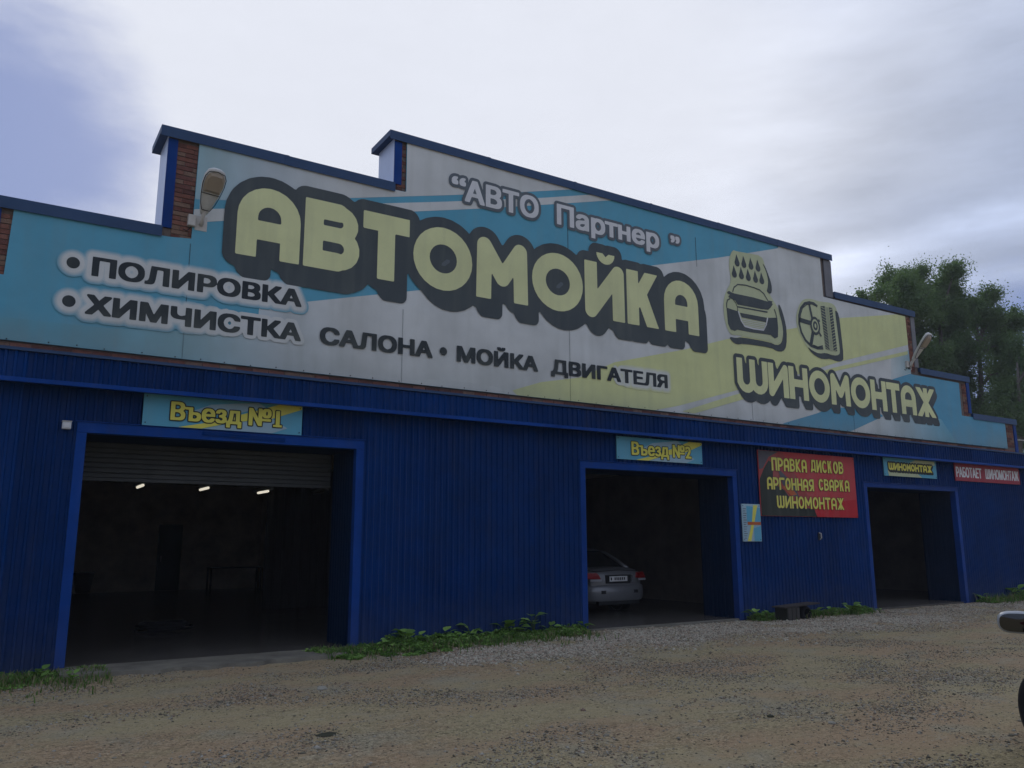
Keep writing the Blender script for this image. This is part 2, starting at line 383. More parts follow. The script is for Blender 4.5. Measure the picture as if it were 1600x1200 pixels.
# ------------------------------------------------------------------ materials
M_BLUE = mat('blue_painted_steel', (.0008, .027, .125), .5, .05, var=.22, vscale=.9, dirt=(.006, .02, .06), dirt_amt=.5, dscale=2.2)
def wall_wear(m):
    t, b = nodes_of(m); src = b.inputs['Base Color'].links[0].from_socket; g = t.nodes.new('ShaderNodeNewGeometry'); oi = t.nodes.new('ShaderNodeObjectInfo')
    r = t.nodes.new('ShaderNodeMapRange'); t.links.new(oi.outputs['Random'], r.inputs[0]); r.inputs[3].default_value = .82; r.inputs[4].default_value = 1.18
    sc_ = t.nodes.new('ShaderNodeVectorMath'); sc_.operation = 'SCALE'; t.links.new(src, sc_.inputs[0]); t.links.new(r.outputs[0], sc_.inputs['Scale'])
    n = t.nodes.new('ShaderNodeTexNoise'); n.inputs['Scale'].default_value = 3.5; n.inputs['Detail'].default_value = 8; n.inputs['Roughness'].default_value = .7; t.links.new(g.outputs['Position'], n.inputs['Vector'])
    sp_ = t.nodes.new('ShaderNodeSeparateXYZ'); t.links.new(g.outputs['Position'], sp_.inputs[0])
    w_ = t.nodes.new('ShaderNodeMath'); w_.operation = 'MULTIPLY_ADD'; t.links.new(n.outputs['Fac'], w_.inputs[0]); w_.inputs[1].default_value = -1.1; t.links.new(sp_.outputs[2], w_.inputs[2])
    h_ = t.nodes.new('ShaderNodeMapRange'); t.links.new(w_.outputs[0], h_.inputs[0]); h_.inputs[1].default_value = -.7; h_.inputs[2].default_value = .25; h_.inputs[3].default_value = .20; h_.inputs[4].default_value = 0
    mp_ = t.nodes.new('ShaderNodeMapping'); mp_.inputs['Scale'].default_value = (1, 1, .07); t.links.new(g.outputs['Position'], mp_.inputs[0])
    n2 = t.nodes.new('ShaderNodeTexNoise'); n2.inputs['Scale'].default_value = 6; n2.inputs['Detail'].default_value = 6; t.links.new(mp_.outputs[0], n2.inputs['Vector'])
    r2 = t.nodes.new('ShaderNodeMapRange'); t.links.new(n2.outputs['Fac'], r2.inputs[0]); r2.inputs[1].default_value = .5; r2.inputs[2].default_value = .8; r2.inputs[4].default_value = .10
    ad = t.nodes.new('ShaderNodeMath'); ad.operation = 'ADD'; t.links.new(h_.outputs[0], ad.inputs[0]); t.links.new(r2.outputs[0], ad.inputs[1])
    mx = t.nodes.new('ShaderNodeMix'); mx.data_type = 'RGBA'; t.links.new(ad.outputs[0], mx.inputs[0]); t.links.new(sc_.outputs[0], mx.inputs[6]); mx.inputs[7].default_value = (.10, .095, .075, 1); t.links.new(mx.outputs[2], b.inputs['Base Color'])
    n3 = t.nodes.new('ShaderNodeTexNoise'); n3.inputs['Scale'].default_value = 1.8; n3.inputs['Detail'].default_value = 2; t.links.new(g.outputs['Position'], n3.inputs['Vector'])
    bp_ = t.nodes.new('ShaderNodeBump'); bp_.inputs['Strength'].default_value = .35; bp_.inputs['Distance'].default_value = .05; t.links.new(n3.outputs['Fac'], bp_.inputs['Height']); t.links.new(bp_.outputs[0], b.inputs['Normal'])
    return m
wall_wear(M_BLUE)
M_BLUE2 = mat('blue_flashing', (.002, .040, .205), .45, .09, var=.25, vscale=1.2)
wall_wear(M_BLUE2)
M_COPE = mat('coping_blue', (.030, .066, .145), .5, .2, var=.12, vscale=2)
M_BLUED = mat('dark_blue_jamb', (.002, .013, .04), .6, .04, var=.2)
M_GALV = mat('pale_blue_steel', (.52, .60, .78), .35, .4, var=.06)
M_GREYF = mat('grey_flashing', (.15, .15, .16), .5, .3, var=.2)
M_MORTAR = mat('mortar', (.16, .13, .115), .95, .1, var=.25, vscale=12, bump=.5, bscale=60)
M_BRICKS = [mat('brick_%d' % i, c, .92, .1, var=.25, vscale=14, bump=.5, bscale=70) for i, c in enumerate([(.19, .085, .065), (.15, .07, .058), (.22, .105, .08), (.115, .06, .052), (.21, .135, .10)])]
DIRT = (.22, .23, .22)
def weather(m, amt=.16, hem=4.29):
    """vertical rain runs and a grimy lower hem mixed over whatever feeds Base Color"""
    t, b = nodes_of(m); src = b.inputs['Base Color'].links[0].from_socket; g = t.nodes.new('ShaderNodeNewGeometry')
    def nz(sc, scale, det, a0, a1, b0, b1):
        mp_ = t.nodes.new('ShaderNodeMapping'); mp_.inputs['Scale'].default_value = sc; t.links.new(g.outputs['Position'], mp_.inputs[0])
        n = t.nodes.new('ShaderNodeTexNoise'); n.inputs['Scale'].default_value = scale; n.inputs['Detail'].default_value = det; t.links.new(mp_.outputs[0], n.inputs['Vector'])
        r = t.nodes.new('ShaderNodeMapRange'); t.links.new(n.outputs['Fac'], r.inputs[0])
        for i, q in enumerate((a0, a1, b0, b1)): r.inputs[i+1].default_value = q
        return r.outputs[0], n.outputs['Fac']
    run, _ = nz((1, 1, .09), 5.5, 6, .48, .78, 0, amt); blot, bf = nz((1, 1, 1), .55, 6, .45, .75, 0, amt*.8)
    sp_ = t.nodes.new('ShaderNodeSeparateXYZ'); t.links.new(g.outputs['Position'], sp_.inputs[0])
    wob = t.nodes.new('ShaderNodeMath'); wob.operation = 'MULTIPLY_ADD'; t.links.new(bf, wob.inputs[0]); wob.inputs[1].default_value = -.9; t.links.new(sp_.outputs[2], wob.inputs[2])
    hm_ = t.nodes.new('ShaderNodeMapRange'); t.links.new(wob.outputs[0], hm_.inputs[0]); hm_.inputs[1].default_value = hem-.45; hm_.inputs[2].default_value = hem+.08; hm_.inputs[3].default_value = .30; hm_.inputs[4].default_value = 0
    gt_ = t.nodes.new('ShaderNodeMath'); gt_.operation = 'GREATER_THAN'; t.links.new(sp_.outputs[2], gt_.inputs[0]); gt_.inputs[1].default_value = hem-.1
    hg_ = t.nodes.new('ShaderNodeMath'); hg_.operation = 'MULTIPLY'; t.links.new(hm_.outputs[0], hg_.inputs[0]); t.links.new(gt_.outputs[0], hg_.inputs[1]); hm_ = hg_
    a1_ = t.nodes.new('ShaderNodeMath'); a1_.operation = 'ADD'; t.links.new(run, a1_.inputs[0]); t.links.new(blot, a1_.inputs[1])
    a2_ = t.nodes.new('ShaderNodeMath'); a2_.operation = 'ADD'; a2_.use_clamp = True; t.links.new(a1_.outputs[0], a2_.inputs[0]); t.links.new(hm_.outputs[0], a2_.inputs[1])
    mx = t.nodes.new('ShaderNodeMix'); mx.data_type = 'RGBA'; t.links.new(a2_.outputs[0], mx.inputs[0]); t.links.new(src, mx.inputs[6]); mx.inputs[7].default_value = (.23, .25, .20, 1); t.links.new(mx.outputs[2], b.inputs['Base Color'])
    # sagging creases
    mp_ = t.nodes.new('ShaderNodeMapping'); mp_.inputs['Scale'].default_value = (.45, 1, 1.6); mp_.inputs['Rotation'].default_value = (0, .3, 0); t.links.new(g.outputs['Position'], mp_.inputs[0])
    n = t.nodes.new('ShaderNodeTexNoise'); n.inputs['Scale'].default_value = 1.1; n.inputs['Detail'].default_value = 1.5; n.inputs['Distortion'].default_value = .3; t.links.new(mp_.outputs[0], n.inputs['Vector'])
    bp_ = t.nodes.new('ShaderNodeBump'); bp_.inputs['Strength'].default_value = .22; bp_.inputs['Distance'].default_value = .10; t.links.new(n.outputs['Fac'], bp_.inputs['Height']); t.links.new(bp_.outputs[0], b.inputs['Normal'])
    return m
def pm(name, c):
    if name in MATS: return MATS[name]
    return weather(mat(name, c, .55, .22, var=.06, vscale=1.3, dirt=tuple(x*.78 for x in c), dirt_amt=.5, dscale=.8))
K_WHITE = pm('print_white', (0.623, 0.641, 0.623)); K_BLUE = pm('print_blue', (0.102, 0.356, 0.490)); K_BLUE2 = pm('print_blue_deep', (0.089, 0.320, 0.472))
K_YEL = pm('print_pale_yellow', (0.694, 0.712, 0.374)); K_YBG = pm('print_yellow_field', (0.641, 0.667, 0.320)); K_DARK = pm('print_charcoal', (0.058, 0.072, 0.078)); K_TXT = pm('print_dark_text', (.022, .030, .036))
K_LETW = pm('print_light_letters', (0.659, 0.667, 0.676)); K_GREY = pm('print_grey_outline', (0.107, 0.129, 0.147)); K_BLK = pm('print_black', (0.018, 0.022, 0.018))
K_GOLD = pm('print_gold', (.72, .66, .11)); K_RED = pm('print_red', (.50, .05, .055)); K_RED2 = pm('print_bright_red', (0.490, 0.018, 0.027)); K_CYAN = pm('print_cyan', (0.107, 0.374, 0.516))
K_PALE = pm('print_pale_cyan', (0.320, 0.463, 0.534)); K_MAR = pm('print_maroon', (.36, .05, .048)); K_BRN = pm('print_brown', (0.107, 0.049, 0.045)); K_DGR = pm('print_dark_grey', (0.089, 0.080, 0.098)); K_ORG = pm('print_orange', (0.490, 0.107, 0.027))
K_SIGNRED = pm('print_sign_red', (0.320, 0.031, 0.053))
# gradient field: blue at the left running into white
def grad_mat(name, stops, ax=(1, 0, 0)):
    m = pm(name, (.5, .5, .5)); t, b = nodes_of(m)
    g = t.nodes.new('ShaderNodeNewGeometry'); d = t.nodes.new('ShaderNodeVectorMath'); d.operation = 'DOT_PRODUCT'; t.links.new(g.outputs['Position'], d.inputs[0]); d.inputs[1].default_value = ax
    mr = t.nodes.new('ShaderNodeMapRange'); mr.inputs[1].default_value = stops[0][0]; mr.inputs[2].default_value = stops[-1][0]; t.links.new(d.outputs['Value'], mr.inputs[0])
    cr = t.nodes.new('ShaderNodeValToRGB'); el = cr.color_ramp.elements; s0, s1 = stops[0][0], stops[-1][0]
    el[0].position = 0; el[0].color = (*stops[0][1], 1); el[1].position = 1; el[1].color = (*stops[-1][1], 1)
    for s, c in stops[1:-1]: e = el.new((s-s0)/(s1-s0)); e.color = (*c, 1)
    t.links.new(mr.outputs[0], cr.inputs[0])
    n = t.nodes.new('ShaderNodeTexNoise'); n.inputs['Scale'].default_value = 1.1; n.inputs['Detail'].default_value = 7; t.links.new(g.outputs['Position'], n.inputs['Vector'])
    m2 = t.nodes.new('ShaderNodeMapRange'); m2.inputs[1].default_value = .3; m2.inputs[2].default_value = .75; m2.inputs[3].default_value = 1.05; m2.inputs[4].default_value = .82; t.links.new(n.outputs['Fac'], m2.inputs[0])
    s = t.nodes.new('ShaderNodeVectorMath'); s.operation = 'SCALE'; t.links.new(cr.outputs[0], s.inputs[0]); t.links.new(m2.outputs[0], s.inputs['Scale']); t.links.new(s.outputs[0], b.inputs['Base Color'])
    return weather(m)
cB = (.102, .356, .49); cW = (.623, .641, .623)
K_GLOW = grad_mat('print_lower_fade', [(2.0, (.107, .356, .47)), (3.2, (.22, .445, .52)), (4.6, (.53, .585, .605)), (5.8, cW)], (.88, 0, .3))
K_GTOP = grad_mat('print_upper_fade', [(2.2, (.32, .49, .53)), (3.3, (.48, .55, .58)), (4.6, cW)])
K_GRT = grad_mat('print_right_fade', [(18.6, cW), (20.0, (.49, .57, .59)), (22.6, (.125, .39, .52))])
K_GRB = grad_mat('print_upper_right_fade', [(19.8, cW), (21.3, (.25, .46, .53))])
M_BAYW = mat('bay_wall', (.64, .57, .46), .9, .05, var=.3, vscale=1.5)  # pale warm wall colour, mottled at random
M_FLOOR = mat('wet_concrete_floor', (.085, .078, .07), .26, .35, var=.45, vscale=1.2)
M_RUBBER = mat('rubber', (.012, .012, .014), .75, .2)
M_BLACK = mat('black_plastic', (.012, .013, .015), .55, .3)
M_METAL = mat('grey_metal', (.30, .31, .32), .45, .5, metal=.2)
M_CREAM = mat('cream_enamel', (.50, .48, .44), .5, .3)

# ------------------------------------------------------------------ ground
def gz(x, y):
    z = -.06+.022*noise.noise(Vector((x*.35, y*.35, 0)))+.010*noise.noise(Vector((x*1.3, y*1.3, 3)))+.004*noise.noise(Vector((x*5, y*5, 7)))
    if x < 3: z -= .05*min(1, (3-x)/4)
    if y > -.1: z = -.12
    return z
def ax(dense0, dense1, step, far):
    a = list(np.arange(dense0, dense1, step)); s = step; v = dense1
    while v < far: a.append(v); s *= 1.35; v += s
    a.append(far); s = step; v = dense0-step; b = []
    while v > -far: b.append(v); s *= 1.35; v -= s
    b.append(-far); return np.array(b[::-1]+a)
gx_ = ax(-4, 28, .13, 900); gy_ = ax(-12, 0, .11, 900)
V = [(x, y, gz(x, y) if abs(x) < 60 and abs(y) < 60 else -.06) for y in gy_ for x in gx_]; nx = len(gx_)
ii, jj = np.meshgrid(np.arange(len(gy_)-1), np.arange(nx-1), indexing='ij'); a = (ii*nx+jj).ravel()
M_GR = mat('packed_dirt', (.17, .15, .12), .95, .1)
t, b = nodes_of(M_GR)
for n in list(t.nodes):
    if n.type not in ('BSDF_PRINCIPLED', 'OUTPUT_MATERIAL'): t.nodes.remove(n)
g = t.nodes.new('ShaderNodeNewGeometry')
def tn(scale, det=6, rough=.6, sc=(1, 1, 1)):
    mpn = t.nodes.new('ShaderNodeMapping'); mpn.inputs['Scale'].default_value = sc; t.links.new(g.outputs['Position'], mpn.inputs[0])
    n = t.nodes.new('ShaderNodeTexNoise'); n.inputs['Scale'].default_value = scale; n.inputs['Detail'].default_value = det; n.inputs['Roughness'].default_value = rough
    t.links.new(mpn.outputs[0], n.inputs['Vector']); return n.outputs['Fac']
def tmr(v, a0, a1, b0=0, b1=1):
    n = t.nodes.new('ShaderNodeMapRange'); n.interpolation_type = 'SMOOTHSTEP'; t.links.new(v, n.inputs[0])
    for i, q in enumerate((a0, a1, b0, b1)): n.inputs[i+1].default_value = q
    return n.outputs[0]
def tmx(f, c0, c1, bt='MIX'):
    n = t.nodes.new('ShaderNodeMix'); n.data_type = 'RGBA'; n.blend_type = bt
    if isinstance(f, float): n.inputs[0].default_value = f
    else: t.links.new(f, n.inputs[0])
    for i, v in ((6, c0), (7, c1)):
        if isinstance(v, tuple): n.inputs[i].default_value = (*v, 1)
        else: t.links.new(v, n.inputs[i])
    return n.outputs[2]
c = tmx(tmr(tn(.45, 5, .6, (1, 1.8, 1)), .4, .62), (.32, .28, .165), (.33, .25, .155))
c = tmx(tmr(tn(1.1, 6), .5, .68), c, (.30, .275, .19))
c = tmx(tmr(tn(.8, 7, .7, (.6, 1.6, 1)), .55, .75, 0, .6), c, (.205, .175, .105))
c = tmx(tmr(tn(26, 3, .7), .56, .68, 0, .85), c, (.11, .095, .065))
c = tmx(tmr(tn(9, 5, .75, (.7, 1.5, 1)), .55, .68, 0, .55), c, (.17, .145, .095))
c = tmx(tmr(tn(5, 6, .75, (.6, 1.6, 1)), .56, .66, 0, .4), c, (.36, .34, .26))
c = tmx(tmr(tn(46, 2, .6, (1.1, .9, 1)), .62, .72, 0, .7), c, (.50, .46, .34))
c = tmx(tmr(tn(120, 2, .6), .55, .7, 0, .5), c, (.14, .12, .095))
def vor(scale, rnd=1.0):
    n = t.nodes.new('ShaderNodeTexVoronoi'); n.inputs['Scale'].default_value = scale; n.inputs['Randomness'].default_value = rnd; t.links.new(g.outputs['Position'], n.inputs['Vector']); return n
v1 = vor(38); v2 = vor(85); worn = tmr(tn(.7, 5, .6, (.7, 1.5, 1)), .42, .60, .15, .85)
for v_, amt in ((v1, .42), (v2, .38)):      # pebbly grain: every cell its own tone
    sx_ = t.nodes.new('ShaderNodeSeparateColor'); t.links.new(v_.outputs['Color'], sx_.inputs[0])
    m_ = t.nodes.new('ShaderNodeMapRange'); t.links.new(sx_.outputs[0], m_.inputs[0]); m_.inputs[3].default_value = 1-amt*.75; m_.inputs[4].default_value = 1+amt*.5
    q_ = t.nodes.new('ShaderNodeVectorMath'); q_.operation = 'SCALE'; t.links.new(c, q_.inputs[0]); t.links.new(m_.outputs[0], q_.inputs['Scale']); c = tmx(worn, q_.outputs[0], c)
q_ = t.nodes.new('ShaderNodeVectorMath'); q_.operation = 'MULTIPLY'; t.links.new(c, q_.inputs[0]); q_.inputs[1].default_value = (1.11, 1.04, .985); c = q_.outputs[0]
t.links.new(c, b.inputs['Base Color']); b.inputs['Specular IOR Level'].default_value = .1
bp = t.nodes.new('ShaderNodeBump'); bp.inputs['Strength'].default_value = .8; bp.inputs['Distance'].default_value = .025
vs_ = t.nodes.new('ShaderNodeMath'); vs_.operation = 'MULTIPLY'; t.links.new(v1.outputs['Distance'], vs_.inputs[0]); vs_.inputs[1].default_value = -.9
ad = t.nodes.new('ShaderNodeMath'); ad.operation = 'ADD'; t.links.new(tn(30, 6, .7), ad.inputs[0]); t.links.new(vs_.outputs[0], ad.inputs[1]); t.links.new(ad.outputs[0], bp.inputs['Height']); t.links.new(bp.outputs[0], b.inputs['Normal'])
gr = np_obj('ground', V, np.stack([a, a+1, a+nx+1, a+nx], 1), M_GR, smooth=True); gr['kind'] = 'structure'
# concrete threshold in front of the first bay
def ragged(x0, x1, yf, yb, n=40, amp=.06):
    f = [(x0+(x1-x0)*i/n, yf+amp*2.2*noise.noise(Vector((i*.31, 1, 2)))+amp*noise.noise(Vector((i*1.1, 4, 2)))+.25*abs(i/n-.5)*2) for i in range(n+1)]
    return f
M_APR = mat('worn_concrete', (.175, .16, .125), .8, .2, var=.3, vscale=2.5, bump=.5, bscale=25, dirt=(.06, .055, .05), dirt_amt=.7, dscale=1.6)
def slab(name, x0, x1, yf, yb, z, m):
    f = ragged(x0, x1, yf, yb); V = [(x, y, z) for x, y in f]+[(x, y-.03, z-.14) for x, y in f]+[(x0, yb, z), (x1, yb, z)]; n = len(f)
    Fc = [tuple(range(n))+(2*n+1, 2*n)]+[(i+n, i+n+1, i+1, i) for i in range(n-1)]
    o = obj(name, V, Fc, m); o['kind'] = 'structure'; return o
slab('concrete_threshold', .95, 4.75, -.95, 0.02, -.018, M_APR)
slab('concrete_threshold', 9.7, 13.9, -.28, 0.02, -.03, M_APR)

# ------------------------------------------------------------------ the building
BL = empty('car_wash_building', (11.7, 0, 0), 'long blue corrugated steel garage with stepped brick parapet and three open vehicle bays', 'building')
BO = Vector((11.7, 0, 0))
def bobj(o):   # children are built in world metres; shift them under the empty
    o.parent = BL; o.matrix_parent_inverse = Matrix.Translation(-BO); return o
XL, XR = -3.2, 26.45
DOORS = [(1.05, 5.015, 3.10, .92, 5.15, 3.25), (9.73, 13.80, 3.00, 9.60, 13.93, 3.14), (18.61, 22.56, 2.92, 18.47, 22.71, 3.04)]
# hall shell
for (x0, x1) in ((XL, 1.05), (5.03, 9.70), (13.83, 18.58), (22.6, XR)):
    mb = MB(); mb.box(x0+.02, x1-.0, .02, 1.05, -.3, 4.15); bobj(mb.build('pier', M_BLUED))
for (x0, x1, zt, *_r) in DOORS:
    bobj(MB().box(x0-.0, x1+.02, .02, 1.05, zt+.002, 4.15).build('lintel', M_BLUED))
bobj(MB().box(XL, XR, 1.05, 18.6, 3.6, 4.15).build('ceiling', M_BAYW))
bobj(MB().box(XL, XR, 18.3, 18.6, -.3, 3.6).build('back_wall', M_BAYW))
M_PART = mat('brown_partition', (.17, .145, .125), .9, .05, var=.3, vscale=1.5)
for x in (XL, 8.6, 16.4, XR-.25): bobj(MB().box(x, x+.25, 1.05, 18.3, -.3, 3.6).build('partition_wall', M_PART if x > 10 else M_BAYW))
bobj(MB().box(XL, XR, .02, 18.6, -.3, -.035).build('floor', M_FLOOR))
for x0, x1 in ((XL+.3, 1.05), (5.03, 9.7), (13.83, 16.3), (16.7, 18.58), (22.6, XR-.3)): pass
M_ROOF = mat('roofing', (.10, .10, .11), .8, .2)
bobj(MB().box(XL, XR, .75, 18.6, 4.15, 4.35).build('roof', M_ROOF))
# stepped brick parapet
ZS = [5.22, 6.30, 7.92, 8.91]
steps = [(XL, ZS[0]), (-.385, ZS[1]), (1.80, ZS[2]), (5.58, ZS[3]), (17.90, ZS[2]), (21.43, ZS[1]), (23.90, ZS[0]), (XR-.15, None)]
def steppoly(z0, dz=0, x0=XL, x1=XR-.15):
    pts = [(x0, z0), (x1, z0)]; s = [(x0, ZS[0])]+steps[1:]
    xs = [q[0] for q in s]; zs = [q[1] for q in s]
    up = []
    for i in range(len(xs)-1): up += [(xs[i], zs[i]-dz), (xs[i+1], zs[i]-dz)]
    return pts+up[::-1]
sp = steppoly(4.15, .035); bobj(MB().prism_y([(x, z) for x, z in sp], 0, .7).build('parapet_wall', M_MORTAR))
# bricks where the banner leaves them bare
BM = []
for k, m in enumerate(M_BRICKS):
    q = MB().box(-.12, .12, -.011, .02, -.031, .031).build('brick', m, None); BM.append(q.data); bpy.data.objects.remove(q)
HM = []
for k, m in enumerate(M_BRICKS):
    q = MB().box(-.055, .055, -.011, .02, -.031, .031).build('brick', m, None); HM.append(q.data); bpy.data.objects.remove(q)
PW = [o for o in BL.children if o.name.startswith('parapet_wall')][0]
def bricks(x0, x1, z0, z1):
    r = 0; z = math.ceil((z0-4.16)/.075)*.075+4.16
    while z+.031 < z1+.002:
        x = x0+.12-(.125 if int(round((z-4.16)/.075)) % 2 else 0)
        while x-.12 < x1-.02:
            a, b_ = max(x-.12, x0), min(x+.12, x1)
            if b_-a > .07:
                full = b_-a > .2; o = bpy.data.objects.new('brick', random.choice(BM if full else HM)); link(o)
                cx = x if full else (a+b_)/2; 
                if not full: o.scale.x = (b_-a)/.11
                o.location = (cx, -random.uniform(0, .006), z+random.uniform(-.003, .003)); o.rotation_euler = (0, random.uniform(-.012, .012), random.uniform(-.01, .01))
                o.parent = PW
            x += .25
        z += .075
bricks(-.26, .0, 5.18, 6.12); bricks(1.93, 2.30, 6.02, 7.76); bricks(5.62, 5.80, 7.66, 8.72)
bricks(21.03, 21.28, 6.12, 7.74); bricks(23.55, 23.76, 5.02, 6.08); bricks(25.78, 26.12, 4.36, 5.05); bricks(-.6, 26.1, 4.20, 4.285)
# caps and edge flashings
def cape(x0, x1, z): return MB().box(x0, x1, -.067, .80, z-.11, z-.001).box(x0, x1, -.075, -.0672, z-.17, z)
sx = [s[0] for s in steps]; sz = [s[1] for s in steps[:-1]]
for i, z in enumerate(sz):
    x0, x1 = sx[i], sx[i+1]; l = .13 if i and sz[i-1] < z else 0; r_ = .015 if i+1 >= len(sz) or sz[i+1] < z else -.003
    if i and sz[i-1] > z: x0 += .003
    a0, a1 = x0-l, x1+r_; nn = max(1, round((a1-a0)/2.1))
    for k in range(nn):
        p0, p1 = a0+(a1-a0)*k/nn, a0+(a1-a0)*(k+1)/nn; dz = random.uniform(-.004, .004) if nn > 1 else 0
        o = cape(p0+(.001 if k else 0), p1-.001, z+dz).build('coping', M_COPE); bobj(o)
        if k: box('joint_cover', p0-.03, p0+.03, -.079, -.0752, z-.172, z+.004, M_COPE, o)
for i in range(1, len(steps)):
    x = sx[i]; za = sz[i-1]; zb = sz[i] if i < len(sz) else 4.2; lo, hi_ = min(za, zb), max(za, zb)-.17
    if za < zb:
        bobj(MB().box(x-.012, x+.13, -.03, -.002, lo-.0, hi_).build('edge_flashing', M_BLUE2))
        bobj(MB().box(x-.012, x-.002, -.001, .7, lo+.001, hi_+.13).build('side_cladding', M_GALV))
    else:
        w_ = {4: .30, 5: .17}.get(i, .13)
        bobj(MB().box(x-w_, x-.003 if i == 4 else x+.012, -.034, -.002, lo+(-.168 if i == 4 else .002), hi_).build('edge_flashing', M_GREYF if i in (4, 5) else M_BLUE2))
        bobj(MB().box(x+.002, x+.012, -.001, .7, lo+.001, hi_+.13).build('side_cladding', M_GREYF if i in (4, 5) else M_BLUE2))
# corrugated sheets
PITCH = .115; DEP = .022; SHW = 1.15
def sheet_mesh(w, h, y=0.0, pitch=PITCH, dep=DEP):
    prof = []; n = int(round(w/pitch))
    for k in range(n):
        x = k*pitch; prof += [(x, 0), (x+pitch*.52, 0), (x+pitch*.64, -dep), (x+pitch*.88, -dep)]
    prof.append((n*pitch, 0)); V = [(x, y+d, z) for z in (0, h) for x, d in prof]; m = len(prof)
    return V, [(i, i+1, m+i+1, m+i) for i in range(m-1)]
SHC = {}
def sheets(x0, x1, z0, z1, y, name='corrugated_sheet', m=None, parent_fn=bobj):
    x = x0; m = m or M_BLUE
    while x < x1-.01:
        w = min(SHW, round((x1-x)/PITCH)*PITCH); 
        if w < PITCH*.9: w = PITCH
        key = (round(w, 3), round(z1-z0, 3), m.name)
        if key not in SHC:
            V, Fc = sheet_mesh(w, z1-z0); me = bpy.data.meshes.new(name); me.from_pydata(V, [], Fc); me.materials.append(m); SHC[key] = me
        o = bpy.data.objects.new(name, SHC[key]); link(o); o.location = (x, y+random.uniform(-.001, .001), z0); 
        if x+w > x1: o.scale.x = (x1-x)/w
        parent_fn(o); x += w
TOPW = 4.12; yw = -.015
sheets(XL, .93, -.3, TOPW, yw); sheets(.93, 5.14, 3.22, TOPW, yw); sheets(5.14, 9.61, -.3, TOPW, yw); sheets(9.61, 13.92, 3.11, TOPW, yw)
sheets(13.92, 18.48, -.3, TOPW, yw); sheets(18.48, 22.70, 3.01, TOPW, yw); sheets(22.70, XR-.03, -.3, TOPW, yw)
# jamb sheets facing the bays
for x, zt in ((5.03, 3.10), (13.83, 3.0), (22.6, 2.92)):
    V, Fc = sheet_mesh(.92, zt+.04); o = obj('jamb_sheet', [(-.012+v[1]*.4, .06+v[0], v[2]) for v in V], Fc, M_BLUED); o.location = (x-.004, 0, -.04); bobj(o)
# frames round the bays
for (x0, x1, zt, X0, X1, Z1) in DOORS:
    ya, yb = -.055, -.042
    bobj(MB().box(X0, x0, ya, .10, -.25, zt).build('door_frame', M_BLUE2, bevel=.004))
    bobj(MB().box(x1, X1, ya, .10, -.25, zt).build('door_frame', M_BLUE2, bevel=.004))
    bobj(MB().box(X0, X1, ya, .10, zt+.001, Z1).box(X0-.02, X1+.02, ya-.02, .02, Z1+.001, Z1+.014).build('door_frame', M_BLUE2, bevel=.004))
bobj(MB().box(-.62, .62, -.004, 0, -.03, .03, Matrix.Translation((3.2, -.078, 3.185)) @ Matrix.Rotation(.022, 4, 'Y') @ Matrix.Rotation(.35, 4, 'X')).build('bent_flashing', M_BLUE2))
# far corner and rear/side cladding
bobj(MB().box(XR-.035, XR+.012, -.06, .2, -.3, 4.12).build('corner_flashing', M_BLUE2))
bobj(MB().box(XR+.001, XR+.02, .2, 18.6, -.3, 4.15).build('side_wall', M_BLUE)); bobj(MB().box(XL-.02, XL-.001, -.02, 18.6, -.3, 4.9).build('side_wall', M_BLUE))
# canopy fascia
FZ0, FZ1 = 3.70, 4.15
FE = XR+.45
sheets(XL, FE, FZ0+.045, FZ1-.035, -.25, 'fascia_sheet')
bobj(MB().box(XL, FE, -.292, -.256-.024, FZ0, FZ0+.06).box(XL, FE, -.28, -.20, FZ0, FZ0+.008).build('fascia_trim', M_BLUE2))
bobj(MB().box(XL, FE, -.295, -.02, FZ1+.001, FZ1+.012).box(XL, FE, -.295, -.283, FZ1-.03, FZ1).build('fascia_cap', M_COPE))
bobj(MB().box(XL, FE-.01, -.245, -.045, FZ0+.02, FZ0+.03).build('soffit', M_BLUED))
bobj(MB().box(FE-.012, FE, -.25, -.02, FZ0+.06, FZ1-.036).build('fascia_end', M_BLUE2))
# roller shutter of bay 1
M_SHUT = mat('shutter_steel', (.085, .092, .092), .5, .2, var=.2, vscale=1.5, dirt=(.05, .055, .05), dirt_amt=.6)
SH = MB().box(1.0, 5.06, 1.20, 1.24, 2.56, 3.35).build('shutter', M_BLACK); bobj(SH)
sl = MB().add([(0, 0, 0), (4.0, 0, 0), (4.0, -.018, .012), (0, -.018, .012), (4.0, -.018, .064), (0, -.018, .064), (4.0, 0, .074), (0, 0, .074)], [(0, 1, 2, 3), (3, 2, 4, 5), (5, 4, 6, 7)])
sme = sl.build('slat', M_SHUT); sd = sme.data; bpy.data.objects.remove(sme)
for k in range(10):
    o = bpy.data.objects.new('slat', sd); link(o); o.parent = SH; o.location = (1.03, 1.195, 2.575+k*.0765)
box('bottom_rail', 1.03, 5.03, 1.165, 1.199, 2.525, 2.573, M_SHUT, SH)
# door in the back wall of bay 1
x0, zb_ = P(243, 905, 18.25); x1, zt_ = P(286, 820, 18.25)
M_DOORG = mat('dark_green_door', (.012, .035, .03), .5, .2)
dr = MB().box(x0, x1, 18.24, 18.298, -.03, zt_).build('rear_door', M_DOORG, bevel=.005); bobj(dr)
box('door_panel', x0+.15, x1-.15, 18.225, 18.238, 1.1, zt_-.2, M_DOORG, dr); box('handle', x0+.1, x0+.13, 18.19, 18.236, .95, 1.15, M_METAL, dr)

